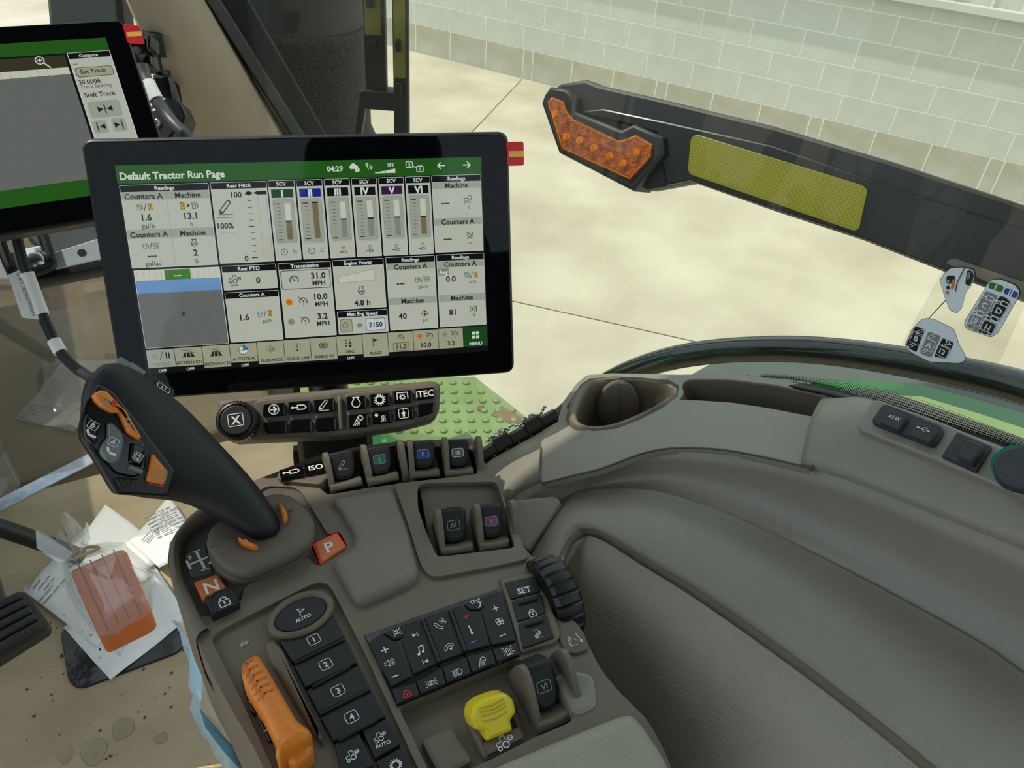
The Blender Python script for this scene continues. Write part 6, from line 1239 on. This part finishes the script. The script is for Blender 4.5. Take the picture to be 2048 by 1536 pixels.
# ================================================================== HINGE STRIP
hl = [atd(*q) for q in ((950, 915, .80), (990, 893, .80), (1030, 870, .80), (1070, 850, .80), (1112, 826, .80))]
HB = Fr(hl[0], hl[-1] - hl[0], CAMR @ Vector((.45, .9, 0)))
t = thing('hinge_strip', hl[0], 'black window hinge strip with studs beside the cup holder', 'hinge strip')
Lh = (hl[-1] - hl[0]).length
g = G(); g.prism(HB, [(0, -.012), (Lh, -.010), (Lh, .004), (0, .004)], -.006, .004, black, .001); g.build('strip', t)
for k in range(5):
    x = Lh * (.06 + .19 * k); g = G(); g.prism(HB, rnd(rect(x, -.005, x + Lh * .188, .005 + .004 * (k % 2)), .002), -.004, .010, armblack, .0015); g.build('clip_block', t)
for k in range(7):
    g = G(); x = Lh * (.04 + .15 * k); g.loft([[HB.P(*p, h) for p in circ(x, -.006, r, 10)] for r, h in ((.003, .004), (.0028, .006), (.0012, .0072))], gloss); g.build('stud', t)
for k in range(3):
    g = G(); pts = [HB.P(Lh * (.22 + .24 * k) + .003 * i, .0095 + .0022 * math.sin(i * 1.1), .006) for i in range(8)]
    for p in pts: f = Fr(p, HB.u, HB.v); g.loft([[f.P(*q, h) for q in circ(0, 0, r, 8)] for r, h in ((.0005, -.0018), (.0018, 0), (.0005, .0018))], zinc)
    g.build('bead_glints', t)  # reflections along the strip, shaped as small bright beads

# ================================================================== FLOOR THINGS
FLR = Fr((0, 0, 0), (1, 0, 0), (0, 1, 0)); fq = lambda *p, h=0: FLR.pxs(ZG(*p), h)
blkbag = mat('black_plastic_sheet', (30, 30, 31), .16, nz=.3, nscale=14, bump=1.0, bscale=26)
g = G(); g.prism(FLR, rnd(fq((322, 800), (370, 1085), (430, 1122), (955, 925), (995, 875), (970, 740), (600, 700)), .02), .0005, .004, blkbag, .001); tag(g.build('plastic_sheet'), 'wrinkled black plastic sheet under the white papers', 'sheet')
def sheet(label, pts, h, lines=None, rot=0, seed=0):
    t = thing('paper_sheet', FLR.P(*fq(pts[0])[0], 0), label, 'paper', 'papers on the cab floor'); p = [Vector(q) for q in fq(*pts, h=h)]; g = G(); N = 8; rd = random.Random(seed); vs_ = []
    for i in range(N + 1):
        for j in range(N + 1):
            q = p[0].lerp(p[1], i / N).lerp(p[3].lerp(p[2], i / N), j / N); vs_.append(FLR.P(q.x, q.y, h + .002 * math.sin(i * .9 + seed) * math.cos(j * .7 + seed)))
    g.add(vs_, [[i * (N + 1) + j, (i + 1) * (N + 1) + j, (i + 1) * (N + 1) + j + 1, i * (N + 1) + j + 1] for i in range(N) for j in range(N)], paper); g.build('sheet', t, smooth=80, solid=.0006, recalc=True)
    if lines:
        g = G()
        for (a, b_, n_) in lines:
            A, B = Vector(fq(a, h=h)[0]), Vector(fq(b_, h=h)[0]); d = (B - A).normalized(); q = Vector((d.y, -d.x))
            for k in range(n_):
                x = 0; L_n = (B - A).length * rd.uniform(.55, 1)
                while x < L_n:
                    l = rd.uniform(.006, .02); s = A + q * k * .0095 + d * x; g.line(FLR, [tuple(s), tuple(s + d * min(l, L_n - x))], .0022, h + .0035, inkp); x += l + .004
        g.build('text_lines', t, smooth=0)
sheet('large white sheet whose corner lies on the black plastic', ((590, 1066), (1010, 735), (800, 420), (340, 790)), .006, None, seed=1)
sheet('white printed sheet with small text beside the black pedal', ((515, 886), (830, 540), (470, 240), (120, 588)), .010, [((150, 580), (215, 500), 4), ((205, 660), (330, 520), 2)], seed=2)
sheet('blank sheet catching sunlight behind the orange pedal', ((420, 330), (760, 480), (930, 400), (562, 132)), .014, None, seed=3)
sheet('handwritten sheet half under the joystick', ((690, 330), (850, 470), (1080, 330), (900, 90)), .020, [((770, 215), (990, 110), 7), ((760, 330), (830, 250), 2)], seed=4)
# orange pedal with arm in a clear bag
t = thing('foot_pedal', FLR.P(*fq((590, 600))[0], 0), 'orange pedal on a black rod wrapped in a clear plastic bag', 'pedal')
OP = Fr((0, 0, .10), (1, 0, 0), (0, 1, .12)); oq = lambda *p, h=0: OP.pxs(ZG(*p), h)
g = G(); g.prism(OP, rnd(oq((368, 480), (645, 360), (672, 372), (808, 690), (770, 725), (545, 832), (522, 822)), .006), -.045, 0, opedal, .006, 3); pd = g.build('pedal_pad', t)
g = G()
for k in range(4):
    a, b_ = oq((420 + k * 62, 455 - k * 27), (575 + k * 58, 800 - k * 30)); g.line(OP, [a, b_], .002, .0004, mat('orange_groove', (150, 76, 32), .6, nz=.05))
g.build('pad_grooves', pd, smooth=0)
g = G(); g.tube([atz(*ZG((-60, 235))[0], .22), atz(*ZG((190, 320))[0], .16), atz(*ZG((430, 410))[0], .10)], .013, black, 16); g.build('pedal_rod', t)
rd = random.Random(5); g = G()
lo_ = [(330, 420), (400, 380), (560, 330), (660, 340), (790, 450), (825, 470), (815, 700), (770, 735), (640, 945), (540, 850), (440, 740), (355, 600)]; hi_ = [(368, 478), (430, 430), (560, 385), (655, 352), (700, 460), (755, 560), (808, 690), (768, 728), (640, 800), (535, 835), (470, 690), (400, 570)]
L0 = [FLR.P(*q, .022) for q in fq(*lo_, h=.022)]; L1 = [OP.P(*q, .006) for q in oq(*hi_, h=.006)]; apex = OP.P(*oq((600, 560))[0], .012); mid = [a.lerp(b_, .5) + Vector((rd.uniform(-.008, .008), rd.uniform(-.008, .008), rd.uniform(-.004, .012))) for a, b_ in zip(L0, L1)]
g.loft([L0, mid, L1, [p.lerp(apex, .5) + Vector((0, 0, .004 + rd.uniform(0, .005))) for p in L1], [p.lerp(apex, .98) for p in L1]], clearfilm)
g.build('clear_bag', t, smooth=18, recalc=True)
g = G(); tail = [(390, 410), (330, 240), (400, 205), (470, 230), (500, 350)]; t2 = [(390, 430), (190, 350), (230, 280), (330, 300), (430, 410)]
for tl_ in (tail, t2):
    pts = [OP.P(*q, .02 + rd.uniform(-.02, .025)) for q in oq(*tl_, h=.02)]; c0 = OP.P(*oq((430, 430))[0], .01); N = len(pts)
    for i in range(N - 1): g.add([c0, pts[i], pts[i].lerp(pts[i + 1], .5) + Vector((0, 0, .02 * (1 if i % 2 else -1))), pts[i + 1]], [[0, 1, 2], [0, 2, 3]], clearfilm)
g.build('bag_neck', t, smooth=0, solid=.0003)
g = G(); g.tube(cr([tuple(OP.P(*q, .012)) for q in oq((388, 440), (430, 405), (490, 382), (540, 388), (470, 420), (400, 450))], 4), .0022, mat('tan_rubber_band', (168, 150, 108), .6, nz=.1), 6); g.build('rubber_band', t)
# black ribbed pedal
BPz = .16; BP = Fr((0, 0, BPz), (1, 0, 0), (0, 1, .35)); bq = lambda *p, h=0: BP.pxs(ZG(*p), h)
t = thing('brake_pedal', BP.P(*bq((100, 800))[0], -.1), 'black ribbed rubber pedal at the left edge', 'pedal')
rbw = mat('worn_black_rubber', (34, 33, 32), .6, nz=.3, nscale=50, bump=.2)
g = G(); g.prism(BP, rnd(bq((-160, 690), (115, 585), (140, 600), (255, 755), (248, 795), (-160, 1050)), .008), -.02, 0, rbw, .005, 3); pb_ = g.build('pedal_pad', t)
for k in range(5):
    a, b_ = Vector(bq((118 + k * 27, 618 + k * 38))[0]), Vector(bq((-160 + k * 0, 740 + k * 62))[0]); d = (b_ - a).normalized(); n_ = Vector((-d.y, d.x)) * .0045
    g = G(); g.prism(BP, rnd([tuple(a - n_), tuple(a + n_), tuple(b_ + n_), tuple(b_ - n_)], .002), -.001, .006, rbw, .003, 3); g.build('rib', pb_)
g = G(); g.tube([BP.P(*bq((-40, 740))[0], -.02), BP.P(*bq((-40, 740))[0], -.02) + Vector((-.02, .16, .05))], .014, black, 12); g.build('pedal_arm', t)
# tape strip along the windscreen foot
tapes = mat('silver_blue_tape', (160, 178, 200), .35, .2, nscale=60, rgb2=(196, 206, 214), bump=.4, bscale=60)
tq = FLR.pxs(ZQ((-60, 1340), (0, 1300), (630, 985), (700, 950), (740, 1000), (668, 1048), (0, 1392), (-60, 1425)), .003)
g = G(); g.prism(FLR, tq, .0005, .003, tapes, .001); tag(g.build('tape_strip'), 'silver blue tape strip along the foot of the windscreen', 'tape')
# clear plastic cup-like wrap at the far left
CPf = Fr(atz(10, 975, .02), (1, 0, 0), (0, 1, 0))
g = G(); g.loft([[CPf.P(*p, h) for p in circ(0, 0, r, 18)] for r, h in ((.020, 0), (.026, .004), (.028, .02), (.024, .07), (.028, .09))], wrapfilm, True, (True, False)); tag(g.build('clear_wrap'), 'clear plastic tube wrap standing at the left edge', 'wrap')
# blue film hanging beside the console, tangle of clear wrap at the bottom
g = G(); rows = []
for k in range(9):
    s = k / 8; top_ = atz(375 + 150 * s, 1240 + 330 * s, .54) + Vector((-.012, 0, 0)); bot = atz(385 + 60 * s + 25 * math.sin(s * 9), 1250 + 330 * s, .30); rows.append([top_.lerp(bot, j / 6) + Vector((.008 * math.sin(j * 1.7 + k), .006 * math.cos(j * 2.1 + k * 1.3), 0)) for j in range(7)])
g.loft(rows, bluefilm, False); tag(g.build('plastic_film', smooth=60, solid=.0004), 'pale blue plastic film hanging along the side of the console', 'film')
g = G(); cpt = atz(432, 1660, .25); straw = mat('straw_twine', (188, 170, 120), .7, nz=.15)
for k in range(7):
    g.tube([cpt + Vector((.05 * math.cos(a + k * .1) * (1 + .06 * k), .03 * math.sin(a) + .004 * k, .006 * k)) for a in [2 * PI * i / 20 for i in range(21)]], .0018, straw, 6)
tag(g.build('twine_coil'), 'coil of straw coloured twine at the bottom edge', 'twine')
# grit on the floor
g = G(); rd = random.Random(9); gritm = mat('dark_grit', (70, 64, 54), .9, nz=.3)
for k in range(60):
    p = atz(rd.uniform(20, 420), rd.uniform(1300, 1530), 0) if k % 4 else atz(rd.uniform(100, 240), rd.uniform(1230, 1320), .012); r = rd.uniform(.0006, .0018); f = Fr(p, (math.cos(k), math.sin(k), 0), (-math.sin(k), math.cos(k), 0)); g.prism(f, [(-r, -r), (r * 1.4, -r * .6), (r, r), (-r * .7, r * .8)], 0, r, gritm)
o = g.build('floor_grit', smooth=0); o['kind'] = 'stuff'; o['label'] = 'dark grit scattered on the floor paper'; o['category'] = 'grit'
stain = mat('grey_floor_stain', (150, 138, 112), .5, nz=.1, nscale=30)
g = G()
for x, y, r in ((655, 1330, .018), (500, 1440, .022), (345, 1470, .012), (860, 1380, .010)): c = fq((x, y))[0]; g.poly(FLR, smooth_closed([(c[0] + r * rd.uniform(.6, 1) * math.cos(a), c[1] + r * 1.3 * rd.uniform(.6, 1) * math.sin(a)) for a in [i * PI / 4 for i in range(8)]], 2), .0006 + x * 1e-6, stain)
g.build('stain', floor, smooth=0)
